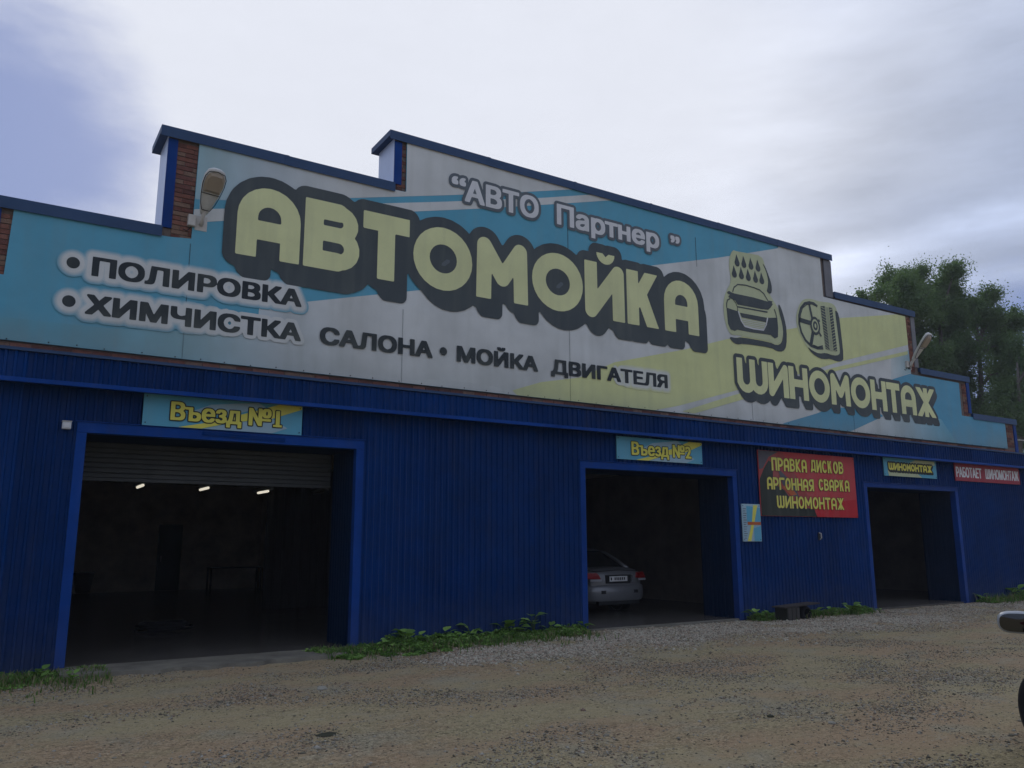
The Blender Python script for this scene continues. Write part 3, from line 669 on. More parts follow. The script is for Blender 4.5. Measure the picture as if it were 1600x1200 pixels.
# ------------------------------------------------------------------ things in and about bay 1
LMP = mat('lit_tube', (.8, .78, .7), .4, .2, emit=((1, .93, .76), .75)); M_OFF = mat('unlit_tube', (.12, .115, .10), .5, .2)
def bay_lamp(px, py, lit, label):
    Y = 8.0; X, Z = P(px, py, Y); t = empty('ceiling_lamp', (X, Y, Z), label, 'ceiling lamp', 'tube lamps under the ceiling of the left bay')
    MB().box(-.05, .05, -.72, .72, .03, .09).build('lamp_housing', M_METAL, t, bevel=.01)
    MB().lathe([(.008, -.48), (.024, -.46), (.028, -.43), (.028, .43), (.024, .46), (.008, .48)], 12, Matrix.Rotation(math.pi/2, 4, 'X')).build('diffuser', LMP if lit else M_OFF, t, smooth=True)
    for y in (-.5, .5): MB().tube([(0, y, .08), (0, y, 3.6-Z)], .006, 5).build('hanger', M_METAL, t)
    return t
bay_lamp(219, 760, 1, 'lit tube lamp in the left bay, leftmost of the three glowing ones')
bay_lamp(319, 764, 1, 'lit tube lamp in the left bay, middle of the three glowing ones')
bay_lamp(411, 769, 1, 'lit tube lamp in the left bay, rightmost of the three glowing ones')
bay_lamp(496, 770, 0, 'unlit dim tube lamp in the left bay nearest its right jamb')
# curtain
M_CURT = mat('dark_curtain_sheet', (.028, .026, .024), .6, .2)
ct = empty('wash_curtain', (7.3, 8.27, 0), 'dark heavy curtain hanging at the right inside the left bay', 'curtain')
n = 90; V = []; 
for i in range(n+1):
    x = -1.35+2.65*i/n; y = .06*math.sin(i*.8)+.03*math.sin(i*2.1)
    V += [(x, y, -.06), (x, y*.8, 3.45)]
obj('curtain_sheet', V, [(2*i, 2*i+2, 2*i+3, 2*i+1) for i in range(n)], M_CURT, ct, smooth=True)
MB().tube([(-1.4, 0, 3.48), (1.3, 0, 3.48)], .03, 8).build('curtain_rail', M_METAL, ct)
# hose coil, bin, bench inside
hx, hy = G(255, 985)
hc = MB(); pts = []
for i in range(150):
    a_ = i*.33; r_ = .22+.13*(i/150)+.03*math.sin(i*1.1); pts.append((r_*1.4*math.cos(a_), r_*math.sin(a_), .03+.11*abs(math.sin(i*.021))+.02*math.sin(i*.9)+.02))
hc.tube(pts, .022, 6); o = hc.build('hose', M_RUBBER, smooth=True); o.location = (hx, hy, -.035); tag(o, 'black coiled hose lying on the wet floor of the left bay', 'hose')
bx, by_ = G(128, 925)
tb = empty('waste_bin', (bx, by_, -.03), 'black plastic tub by the left edge inside the left bay', 'bin')
MB().lathe([(.20, 0), (.25, .03), (.33, .62), (.36, .64), (.36, .68), (.31, .68), (.29, .60), (.18, .05)], 20).build('tub', M_BLACK, tb, smooth=True)
for s in (-1, 1): MB().tube([(s*.35, -.08, .6), (s*.42, 0, .58), (s*.35, .08, .6)], .015, 6).build('handle', M_BLACK, tb)
tx, ty = G(366, 921); ty = 17.6
tbl = empty('work_table', (P(366, 900, 17.6)[0], 17.6, -.035), 'dark work table against the rear wall of the left bay', 'table')
M_WD = mat('dark_wood', (.05, .04, .03), .7, .2)
MB().box(-.9, .9, -.3, .3, .74, .78).build('tabletop', M_WD, tbl)
for a_ in (-.85, .85):
    for b_ in (-.26, .26): MB().box(a_-.025, a_+.025, b_-.025, b_+.025, 0, .74).build('leg', M_WD, tbl)

# ------------------------------------------------------------------ the great banner
BY = -.045
bpx = [(22, 327), (255, 367), (299, 373), (312, 223), (620, 296), (634.5, 300), (636, 221), (1281, 402.5), (1286.5, 464), (1414, 494), (1423.5, 584), (1498, 599), (1502.5, 647), (1570, 661), (1574.5, 700)]
bxz = [P(*q, BY) for q in bpx]
ZB = 4.29
lv = lambda i, j: (bxz[i][1]+bxz[j][1])/2
z1_ = lv(0, 1); z2 = bxz[2][1]; z3 = lv(3, 4); z4 = bxz[5][1]; z5 = lv(6, 7); z6 = lv(8, 9); z7 = lv(10, 11); z8 = lv(12, 13)
print('BANNER', [tuple(round(c, 2) for c in q) for q in bxz])
outl = [(XL+.3, ZB), (bxz[14][0], ZB), (bxz[13][0], z8), (bxz[12][0], z8), (bxz[11][0], z7), (bxz[10][0], z7), (bxz[9][0], z6), (bxz[8][0], z6), (bxz[7][0], z5),
        (bxz[6][0], z5), (bxz[5][0], z4), (bxz[4][0], z3), (bxz[3][0], z3), (bxz[2][0], z2), (1.9, z1_), (bxz[0][0], z1_), (bxz[0][0]-.03, 5.19), (XL+.3, 5.19)]
BN = MB().prism_y(outl, BY, BY+.02).build('facade_banner', K_BLUE)
tag(BN, 'huge stepped blue, white and yellow advertising banner reading АВТОМОЙКА across the parapet', 'banner')
LY = [BY-.0025*(k+1) for k in range(12)]
def clipb(poly):    # keep a printed field inside the banner outline
    return poly
def inter(poly, cell=.03):
    xs_ = [p[0] for p in poly]; ys_ = [p[1] for p in poly]
    xs, ys, X, Y = grid(min(xs_)-.1, max(xs_)+.1, min(ys_)-.1, max(ys_)+.1, cell)
    return contour(np.maximum(sdf([poly], X, Y), sdf([outl], X, Y)+.004), xs, ys)
def pxz(pts): return [P(*q, BY) for q in pts]
def field(pts, k, m, cell=.03): return printed('print_field', inter(pts, cell), LY[k], m, BN)
zt = 9.2
# lower white field with its curved upper edge
edge = pxz([(405, 480), (475, 472), (600, 459), (720, 447), (860, 432), (1000, 417), (1120, 403), (1215, 388)])
low = [(-3, 4.2)]+[(-3, 4.55), (1.2, 4.62), (2.6, 4.75), (3.3, 4.95)]+edge+[(edge[-1][0]+.3, zt), (27, zt), (27, 4.2)]
field(low, 0, K_GLOW)
# upper white field and stripes
u1 = pxz([(300, 313), (352, 313), (545, 309.5), (700, 305), (800, 301), (894, 296), (930, 290)])
field([(2.1, u1[0][1])]+u1[1:]+[(12.3, 9.2), (2.1, 9.2)], 0, K_GTOP)
s_t = pxz([(300, 327), (352, 326), (590, 318), (700, 315), (850, 309), (925, 304)]); s_b = pxz([(970, 312), (850, 320), (750, 326), (647, 330.5), (352, 345), (300, 348)])
field(s_t+s_b, 0, K_WHITE, .02)
# right hand fields
ye = pxz([(800, 610), (845, 597), (905, 590), (960, 566), (1070, 546), (1135, 530), (1240, 513), (1312, 497), (1390, 492)])
yb2 = pxz([(1418, 539), (1320, 563), (1230, 590), (1147, 611), (1060, 634), (1000, 645)])
field(ye+[(21.6, 7.9)]+yb2+[(12, 4.2), (8.3, 4.2)], 1, K_YBG)
s2t = pxz([(1418, 548.5), (1300, 575), (1230, 597), (1147, 617), (1065, 643)]); s2b = pxz([(1085, 646), (1147, 628), (1230, 604), (1300, 581), (1418, 554)])
field(s2t+s2b, 2, K_YBG, .02)
bl1 = pxz([(1380, 600), (1396, 592), (1424, 583), (1440, 575)]); 
field(bl1+[(27, 6.6), (27, 4.2)]+pxz([(1460, 690), (1440, 660), (1400, 640)]), 1, K_BLUE2)
field(pxz([(1392, 593), (1392, 560), (1424, 545), (1424, 582)]), 1, K_GRB, .02)
bl2 = pxz([(1215, 664), (1276, 646), (1300, 636), (1366, 640), (1380, 650), (1366, 657), (1329, 674), (1318, 678), (1225, 668)])
field(bl2, 1, K_BLUE2, .02)
field(pxz([(1325, 680), (1366, 658), (1400, 640), (1470, 655), (1500, 700), (1330, 684)]), 2, K_GRT, .02)
field(smoothp(pxz([(560, 596), (640, 590), (760, 600), (800, 613), (790, 618), (650, 604)]), 1), 1, K_PALE if False else K_WHITE)
# main lettering
big = glyph_polys([('А', 2.88, 3.905), ('В', 3.97, 4.97), ('Т', 5.0, 5.88), ('О', 5.96, 7.17), ('М', 7.25, 8.42), ('О', 8.51, 9.75), ('Й', 9.80, 10.84), ('К', 10.91, 11.92), ('А', 11.96, 12.98)], 6.07, 1.20, .27, .02)
breve = arc(10.36, 7.49, .24, .23, 180, 360, 14)+[(10.44, 7.49), (10.36, 7.42), (10.28, 7.49)]
big.append(breve)
dk = dilate(big, .20, .03, (.15, -.27), 9, .10)
dk = [l for l in dk if abs(sum(l[i-1][0]*l[i][1]-l[i][0]*l[i-1][1] for i in range(len(l))))/2 > .08]
printed('lettering_outline', dk, LY[5], K_DARK, BN); printed('lettering', big, LY[6], K_YEL, BN, 'big pale yellow rounded letters АВТОМОЙКА')
for px_, py_ in ((696, 411), (874, 446)):
    x, z = P(px_, py_, BY); printed('print_field', [[(x-.09, z-.07), (x-.02, z-.07), (x+.08, z+.02), (x+.08, z+.06), (x+.02, z+.07), (x-.08, z-.02)]], LY[7], K_GREY, BN)
# wheel fitting word
Ls = []
for ch, (a0, a1) in zip('ШИНОМОНТАЖ', [(14.12, 15.155), (15.175, 15.875), (15.90, 16.595), (16.635, 17.42), (17.455, 18.225), (18.265, 19.06), (19.10, 19.765), (19.79, 20.37), (20.41, 21.09), (21.12, 22.02)]): Ls.append((ch, a0, a1))
w2 = glyph_polys(Ls, 4.93, .805, .235, .014)
dk2 = dilate(w2, .09, .02, (.08, -.16), 8, .06); dk2 = [l for l in dk2 if abs(sum(l[i-1][0]*l[i][1]-l[i][0]*l[i-1][1] for i in range(len(l))))/2 > .02]
printed('lettering_outline', dk2, LY[5], K_DARK, BN); printed('lettering', w2, LY[6], K_YEL, BN, 'pale yellow rounded letters ШИНОМОНТАЖ')
# plain lines
BOLD = .024
def plain(words, z0, cap, k=6, m=K_TXT, bold=BOLD, halo=0, cell=.014, xclip=99):
    al = []
    for wd, a0, a1 in words:
        p = font_polys(wd, a0+bold, a1-bold, z0+.011, cap-.022) if wd != '•' else [arc(a0, z0+cap/2+.005, a1, a1, 0, 340, 17)]
        q = bolden(p, bold, .011) if wd != '•' else p
        al += q; printed('lettering', q, LY[k], m, BN)
    if halo:
        for i, (r_, f_) in enumerate(((halo+.062, .12), (halo+.05, .28), (halo+.038, .46), (halo+.026, .64), (halo+.014, .82), (halo, 1))):
            hp = dilate(al, r_, .025)
            if f_ < 1: hp = clipx(hp, xclip+.16*i)
            printed('lettering_halo', hp, LY[3]-.0008*(i+1), pm('halo_%d' % i, lerp(cB, cW, f_)), BN)
def clipx(polys, xc, sgn=1, cell=.025):
    xs_ = [p[0] for l in polys for p in l]; ys_ = [p[1] for l in polys for p in l]
    if sgn > 0 and max(xs_) < xc: return polys
    xs, ys, X, Y = grid(min(xs_)-.05, max(xs_)+.05, min(ys_)-.05, max(ys_)+.05, cell)
    return contour(np.maximum(sdf(polys, X, Y), sgn*(X-xc)), xs, ys)
def lerp(a_, b_, t_): return tuple(a_[i]*(1-t_)+b_[i]*t_ for i in range(3))
def alpha_print(name, c, a_):
    m = pm(name, c); m.node_tree.nodes['Principled BSDF'].inputs['Alpha'].default_value = a_; return m
K_H2 = alpha_print('halo_soft', (.70, .72, .70), .30)
plain([('•', .67, .085), ('ПОЛИРОВКА', .91, 3.985)], 5.355, .29, halo=.06)
plain([('•', .665, .085), ('ХИМЧИСТКА', .87, 4.0)], 4.785, .295, halo=.06, xclip=2.2)
plain([('САЛОНА', 4.31, 6.38), ('•', 6.59, .075), ('МОЙКА', 6.86, 8.635)], 4.79, .295)
def plain2():
    wd = [('ДВИГАТЕЛЯ', 8.94, 11.98)]
    p = font_polys('ДВИГАТЕЛЯ', 8.96, 11.95, 4.803, .27); q = bolden(p, BOLD, .011)
    printed('lettering', q, LY[6], K_TXT, BN)
    for i, (r_, f_) in enumerate(((.11, .15), (.095, .32), (.08, .5), (.065, .68), (.05, .85))):
        hp = dilate(q, r_, .025); hp = clipx(hp, 10.9-.1*i, -1)
        printed('lettering_halo', hp, LY[3]-.0008*(i+1), pm('halo_warm_%d' % i, lerp((.64, .667, .32), cW, f_)), BN)
plain2()
# small title
for wd, a0, a1, z0, cap in (('“', 6.72, 7.02, 7.93, .44), ('АВТО', 7.0, 8.68, 7.895, .45), ('Партнер', 9.13, 11.88, 7.895, .44), ('”', 12.23, 12.50, 7.875, .44)):
    p = font_polys(wd, a0+.02, a1-.02, z0+.012, cap-.024); tp = bolden(p, .024, .014)
    printed('lettering', tp, LY[6], K_LETW, BN); printed('lettering_outline', dilate(tp, .06, .02), LY[5] if wd in ('АВТО', 'Партнер') else LY[5]+.0008, K_GREY, BN)
# printed car under drops
def lq(pts, s=1): return smoothp([P(1110+x/6.315, 370+y/6.315, BY) for x, y in pts], s)
def pr(polys, k, m): return printed('print_field', polys, LY[k], m, BN)
yb = lq([(215, 130), (260, 145), (380, 165), (500, 190), (530, 260), (560, 400), (580, 470), (560, 540), (600, 600), (650, 680), (700, 770), (720, 950), (690, 1050), (640, 1070), (575, 1030), (320, 985), (270, 970), (200, 970), (160, 900), (130, 780), (125, 640), (150, 540), (205, 440), (180, 300), (185, 200)])
K_PIC = pm('print_picture_yellow', (.52, .56, .34))
pr([yb], 3, K_PIC)
pr([lq([(505, 258), (535, 290), (570, 380), (600, 470), (604, 550), (580, 566), (550, 540), (562, 500), (566, 430), (545, 340)], 1)], 4, K_DARK)
pr([lq([(665, 660), (690, 690), (725, 800), (750, 920), (748, 1080), (715, 1135), (650, 1130), (600, 1095), (320, 1055), (260, 1065), (210, 1035), (180, 985), (250, 1000), (300, 990), (580, 1040), (650, 1075), (700, 1050), (716, 960), (705, 860), (672, 740)], 1)], 4, K_DARK)
body = lq([(155, 700), (200, 715), (265, 735), (285, 790), (330, 880), (520, 925), (560, 800), (655, 800), (664, 900), (662, 990), (630, 1005), (590, 970), (400, 945), (262, 918), (235, 930), (195, 915), (170, 860)], 0)
pr([body], 5, K_DARK)
pr([lq([(160, 545), (180, 535), (200, 548), (230, 560), (420, 600), (560, 640), (575, 630), (610, 640), (600, 655), (612, 665), (590, 700), (565, 722), (500, 715), (265, 670), (240, 630), (185, 605), (172, 590), (190, 572), (165, 562)], 0)], 5, K_DARK)
pr([lq([(262, 685), (560, 738), (558, 752), (262, 698)], 0)], 5, K_DARK)
pr([lq([(285, 750), (552, 800), (545, 846), (305, 796)], 0)], 5, K_DARK)
def line(pts, w, k, m):
    A_ = [Vector(p) for p in pts]; out = []
    L_, R_ = [], []
    for i, p in enumerate(A_):
        d = (A_[min(i+1, len(A_)-1)]-A_[max(i-1, 0)]).normalized(); nrm = Vector((-d.y, d.x))*w/2; L_.append(tuple(p+nrm)); R_.append(tuple(p-nrm))
    return pr([L_+R_[::-1]], k, m)
def lr(pts): return [P(1110+x/6.315, 370+y/6.315, BY) for x, y in pts]
line(lr([(215, 545), (228, 500), (265, 472), (340, 478), (430, 505), (480, 525), (520, 560), (565, 635)]), .03, 5, K_DARK)
line(lr([(157, 700), (155, 660), (165, 625), (190, 612)]), .03, 5, K_DARK); line(lr([(215, 612), (245, 655), (264, 700), (264, 735)]), .02, 5, K_DARK)
line(lr([(625, 715), (640, 755), (650, 800)]), .03, 5, K_DARK); line(lr([(270, 735), (300, 830), (335, 885), (420, 908), (520, 922), (545, 870), (560, 800)]), .035, 6, K_LETW)
for q in range(4): line(lr([(305+q*9, 815+q*19), (548-q*5, 858+q*17)]), .014, 6, K_LETW)
for row, (pts) in enumerate(([(255, 240), (322, 255), (392, 272), (461, 292)], [(228, 350), (298, 366), (366, 384), (437, 402), (499, 416)])):
    for x, y in pts:
        cx, cz = P(1110+x/6.315, 370+y/6.315, BY)
        pr([[(cx, cz+.17)]+arc(cx+.01, cz-.05, .085, .085, 40, -220, 12)], 5, K_DARK)
# printed wheel and tyre
def wq(pts): return [P(1220+x/9.233, 450+y/9.233, BY) for x, y in pts]
pr([smoothp(wq([(290, 170), (420, 150), (560, 200), (720, 210), (800, 280), (850, 520), (880, 900), (850, 975), (780, 980), (640, 930), (540, 960), (400, 890), (290, 720), (225, 560), (215, 380)]), 2)], 3, K_PIC)
pr([smoothp(wq([(775, 335), (790, 325), (830, 375), (860, 600), (905, 1020), (870, 1062), (800, 1060), (700, 1020), (650, 1030), (560, 1020), (450, 950), (370, 840), (460, 910), (550, 950), (640, 935), (760, 980), (840, 965), (848, 900), (815, 640)]), 1)], 4, K_DARK)
cxy = wq([(490, 545)])[0]
rim = [(385+0, 212)]
Ra = wq([(520, 268), (470, 225), (405, 210), (340, 225), (285, 290), (258, 400), (260, 520), (290, 640), (350, 755), (430, 835), (520, 870), (605, 870)])
line(Ra, .07, 5, K_DARK); line(wq([(500, 262), (440, 235), (370, 240), (310, 290), (280, 380), (278, 450)]), .02, 5, K_DARK); line(wq([(460, 825), (530, 855), (600, 835)]), .035, 5, K_DARK)
for A_, B_, w_ in (((402, 235), (450, 460), .075), ((262, 460), (430, 510), .12), ((428, 820), (465, 610), .11), ((520, 600), (578, 700), .06), ((520, 500), (552, 465), .07)): line(wq([A_, B_]), w_, 5, K_DARK)
hub = wq([(488, 548)])[0]; hr = P(1220+535/9.233, 450+548/9.233, BY)[0]-hub[0]
pr([arc(hub[0], hub[1], .19, .24, 0, 350, 20)], 6, K_DARK); pr([arc(hub[0], hub[1], .13, .17, 0, 350, 20)], 7, K_PIC); pr([arc(hub[0], hub[1], .09, .12, 0, 350, 20)], 8, K_DARK); pr([arc(hub[0], hub[1], .035, .06, 0, 330, 12)], 9, K_PIC)
for side, (a0, a1, b0, b1) in enumerate((((565, 262), (625, 262), (640, 880), (700, 905)), ((685, 280), (735, 290), (755, 915), (808, 915)))):
    pr([wq([a0, a1, b1, b0])], 5, K_DARK)
    for q in range(15):
        t0 = q/15+.02; t1 = t0+(.055 if side == 0 else -.0)
        pA = (a0[0]+(b0[0]-a0[0])*t0, a0[1]+(b0[1]-a0[1])*t0+(0 if side == 0 else 30)); pB = (a1[0]+(b1[0]-a1[0])*t0, a1[1]+(b1[1]-a1[1])*t0+(30 if side == 0 else 0))
        line(wq([pA, pB]), .013, 6, K_PIC)
for q, (xa, xb) in enumerate(((640, 715), (655, 728), (668, 742))): line(wq([(xa, 280), (xb, 915)]), .010, 5, K_GREY)
# seams and fixings
K_SEAM = alpha_print('seam_line', (.08, .11, .13), .28)  # thin dark joint lines between the banner sheets
for x, za, zb in ((2.215, 4.30, 6.1), (5.79, 4.30, 5.6), (9.40, 4.30, 8.3), (13.01, 7.7, 8.4), (14.57, 4.30, 4.70), (18.3, 4.30, 4.7)):
    box('seam', x-.006, x+.006, LY[4]-.0004, BY-.0002, za, zb, K_SEAM, BN)
fx = MB().lathe([(.016, 0), (.016, .012), (.008, .018)], 8, Matrix.Rotation(math.pi/2, 4, 'X')).build('screw', M_BLACK); fm = fx.data; bpy.data.objects.remove(fx)
x = -1.2
while x < 25.7:
    o = bpy.data.objects.new('screw', fm); link(o, BN); o.location = (x, BY-.002, ZB+.022+random.uniform(-.01, .012)); o.scale = (.6, .6, .6); x += random.uniform(.33, .5)

# ------------------------------------------------------------------ signs
SY = -.078
def sign_thing(name, c4, label, cat, panel_mat, group=None):
    q = [P(*p, SY) for p in c4]; x0 = (q[0][0]+q[3][0])/2; x1 = (q[1][0]+q[2][0])/2; z1 = (q[0][1]+q[1][1])/2; z0 = (q[2][1]+q[3][1])/2
    t = empty(name, ((x0+x1)/2, SY, z0), label, cat, group); o = ((x0+x1)/2, z0)
    MB().box(x0-o[0], x1-o[0], 0, .02, 0, z1-z0).build('panel', panel_mat, t, bevel=.002)
    for a_ in (x0+.04, x1-.04):
        for b_ in (z0+.04, z1-.04): 
            s_ = bpy.data.objects.new('screw', fm); link(s_, t); s_.location = (a_-o[0], -.001, b_-o[1]); s_.scale = (.6, .6, .6)
    def pr_(polys, k, m, name='print_field'): return printed(name, [[(x-o[0], z-o[1]) for x, z in l] for l in polys], -.0022*k, m, t)
    def uv(pts): return [(x0+u*(x1-x0), z0+v*(z1-z0)) for u, v in pts]
    return t, pr_, uv, (x0, x1, z0, z1)
def entry(c4, body, label):
    t, pr_, uv, B_ = sign_thing('entrance_sign', c4, label, 'sign', K_CYAN)
    pr_([uv([(.0, .0), (.2, 0), (.42, .25), (.62, .62), (.84, .995), (0, .995)])], 1, K_BLUE)
    pr_([uv([(.25, .45), (.5, .48), (.75, .86), (.7, .99), (.4, .8)])], 2, K_PALE)
    pr_([uv([(.21, .005), (.35, .005), (.55, .28), (.80, .5), (.995, .88), (.995, .99), (.84, .99), (.62, .6), (.42, .25)])], 3, K_GOLD)
    pr_([uv([(.36, .005), (.80, .005), (.90, .2), (.80, .48), (.56, .27)])], 3, K_PALE)
    w_ = B_[1]-B_[0]; h_ = B_[3]-B_[2]
    p = bolden(font_polys(body, B_[0]+w_*.165, B_[1]-w_*.145-(w_*.015 if body[-1] == '1' else 0), B_[2]+h_*.23, h_*.56), .014, .006, .006)
    if body[-1] == '1': xe = B_[1]-w_*.145; p.append([(xe-w_*.052, B_[2]+h_*.222), (xe+w_*.006, B_[2]+h_*.222), (xe+w_*.006, B_[2]+h_*.29), (xe-w_*.052, B_[2]+h_*.29)]); p = dilate(p, -.0005, .006) if False else p
    pr_(dilate(p, .017, .008), 5, K_BLK, 'lettering_outline'); pr_(p[:-1] if body[-1] == '1' else p, 6, K_GOLD, 'lettering'); (pr_(p[-1:], 7, K_GOLD, 'lettering') if body[-1] == '1' else None)
entry([(226, 614), (473, 635), (471, 681), (221.5, 663)], 'Въезд №1', 'wide light blue and yellow sign reading Въезд №1 above the left bay')
entry([(964, 681), (1097, 692), (1097, 726), (963, 716)], 'Въезд №2', 'light blue and yellow sign reading Въезд №2 above the middle bay')
# red offer board
t, pr_, uv, B_ = sign_thing('service_board', [(1184, 705), (1334, 713), (1340, 809), (1189, 806)], 'red and black board with yellow lettering about rim repair and welding', 'sign', K_RED)
pr_([uv([(.003, .004), (.56, .004), (.50, .25), (.40, .55), (.30, .8), (.24, .995), (.003, .995)])], 1, K_MAR)
pr_([uv([(.003, .004), (.55, .004), (.53, .12), (.34, .16), (.24, .40), (.13, .5), (.14, .8), (.10, .85), (.05, .72), (.003, .55)])], 2, K_BLK)
pr_([uv([(.003, .70), (.04, .72), (.10, .90), (.20, .995), (.003, .995)])], 3, K_DGR); pr_([uv([(.26, .62), (.34, .5), (.38, .3), (.30, .32), (.22, .5), (.18, .75)])], 3, K_DGR)
pr_([uv([(.22, .45), (.3, .32), (.36, .34), (.28, .5)])], 4, K_ORG)
pr_([uv([(.55, .004), (.997, .004), (.997, .30), (.62, .22), (.56, .15)])], 1, K_RED2)
R8 = lambda x, y: P(1160+x/8, 680+y/8, SY)
def row(words, w_=.185):
    for wd, a_, b_, ztop, zbot in words:
        x0, _z = R8(a_, (ztop+zbot)/2); x1, _z = R8(b_, (ztop+zbot)/2+ (b_-a_)*.06); za = R8(a_, ztop)[1]; zb = R8(a_, zbot)[1]; n_ = sum(1.25 if c in 'ШЖМ' else 1 for c in wd); adv = (x1-x0)/n_; xx = x0; it = []
        for c in wd: wd_ = adv*(1.25 if c in 'ШЖМ' else 1); it.append((c, xx, xx+wd_*.90)); xx += wd_
        gp = glyph_polys(it, zb, za-zb, w_, .008); pr_(dilate(gp, .012, .01), 5, K_BRN, 'lettering_outline'); pr_(gp, 6, K_GOLD, 'lettering')
row([('ПРАВКА', 358, 805, 275, 440), ('ДИСКОВ', 848, 1262, 305, 462), ('АРГОННАЯ', 303, 895, 520, 675), ('СВАРКА', 948, 1338, 545, 690), ('ШИНОМОНТАЖ', 427, 1275, 755, 910)])
# small wheel fitting sign
t, pr_, uv, B_ = sign_thing('tyre_fitting_sign', [(1380, 714.5), (1463, 721), (1463, 748), (1382, 743)], 'small light blue sign reading ШИНОМОНТАЖ above the right bay', 'sign', K_CYAN)
pr_([uv([(.003, .3), (.3, .7), (.55, .997), (.15, .997)])], 1, K_BLUE); pr_([uv([(.08, .01), (.7, .01), (.62, .2), (.06, .3)])], 2, K_PIC); pr_([uv([(.45, .75), (.97, .75), (.97, .97), (.6, .97)])], 2, K_PIC)
it = []; xx = B_[0]+.08*(B_[1]-B_[0]); adv = (B_[1]-B_[0])*.83/10.6
for c in 'ШИНОМОНТАЖ': wd_ = adv*(1.3 if c in 'ШЖ' else 1); it.append((c, xx, xx+wd_*.97)); xx += wd_
gp = glyph_polys(it, B_[2]+.32*(B_[3]-B_[2]), .40*(B_[3]-B_[2]), .27, .008)
pr_(dilate(gp, .04, .012, (.02, -.03), 3), 4, K_BLK, 'lettering_outline'); pr_(gp, 5, K_GOLD, 'lettering')
# red strip
t, pr_, uv, B_ = sign_thing('red_sign', [(1491, 724), (1593, 731), (1593, 757), (1493, 751)], 'long red sign with white lettering РАБОТАЕТ ШИНОМОНТАЖ at the right end of the wall', 'sign', K_SIGNRED)
w_ = B_[1]-B_[0]; h_ = B_[3]-B_[2]
pr_(bolden(font_polys('РАБОТАЕТ', B_[0]+w_*.02, B_[0]+w_*.39, B_[2]+h_*.22, h_*.56), .014, .006, .008), 1, K_LETW, 'lettering'); pr_(bolden(font_polys('ШИНОМОНТАЖ', B_[0]+w_*.455, B_[0]+w_*.975, B_[2]+h_*.22, h_*.56), .014, .006, .008), 1, K_LETW, 'lettering')
# price sheet
t, pr_, uv, B_ = sign_thing('notice_sheet', [(1159, 787), (1188, 788), (1190, 846), (1161, 846)], 'narrow light blue notice with a yellow flash beside the middle bay', 'notice', K_PALE)
pr_([uv([(.25, .5), (.98, .5), (.98, .9), (.25, .95)])], 1, K_CYAN); pr_([uv([(.98, .01), (.6, .01), (.6, .35), (.98, .42)])], 1, K_CYAN)
pr_([uv([(.22, .01), (.42, .01), (.85, .97), (.62, .97), (.5, .5)])], 2, K_GOLD); pr_([uv([(.27, .44), (.98, .44), (.98, .52), (.27, .52)])], 3, K_ORG)
for k in range(14): pr_([uv([(.05, .08+k*.06), (.18+.03*(k % 3), .08+k*.06), (.18+.03*(k % 3), .095+k*.06), (.05, .095+k*.06)])], 3, K_DGR)

# small fittings on the wall
x, z = P(1281, 838, -.06); t = empty('wall_handle', (x, -.04, z), 'small pale metal handle on the blue wall below the red board', 'handle')
MB().box(-.04, .04, -.01, .0, -.09, .09).build('plate', M_BLACK, t); MB().tube([(0, -.01, .08), (0, -.06, .07), (0, -.065, -.04), (.02, -.01, -.07)], .014, 6).build('grip', M_CREAM, t)
x, z = P(104, 665, -.08); t = empty('junction_box', (x, -.04, z), 'small white box light fixed at the top left corner of the left bay', 'light fitting')
MB().box(-.055, .055, -.09, 0, -.05, .05).build('housing', mat('white_plastic', (.6, .62, .65), .4, .3), t, bevel=.012); MB().box(-.06, .06, -.10, .01, .051, .062).build('hood', M_CREAM, t)
MB().box(-.035, .035, -.1, -.091, -.03, .03).build('lens', K_LETW, t)
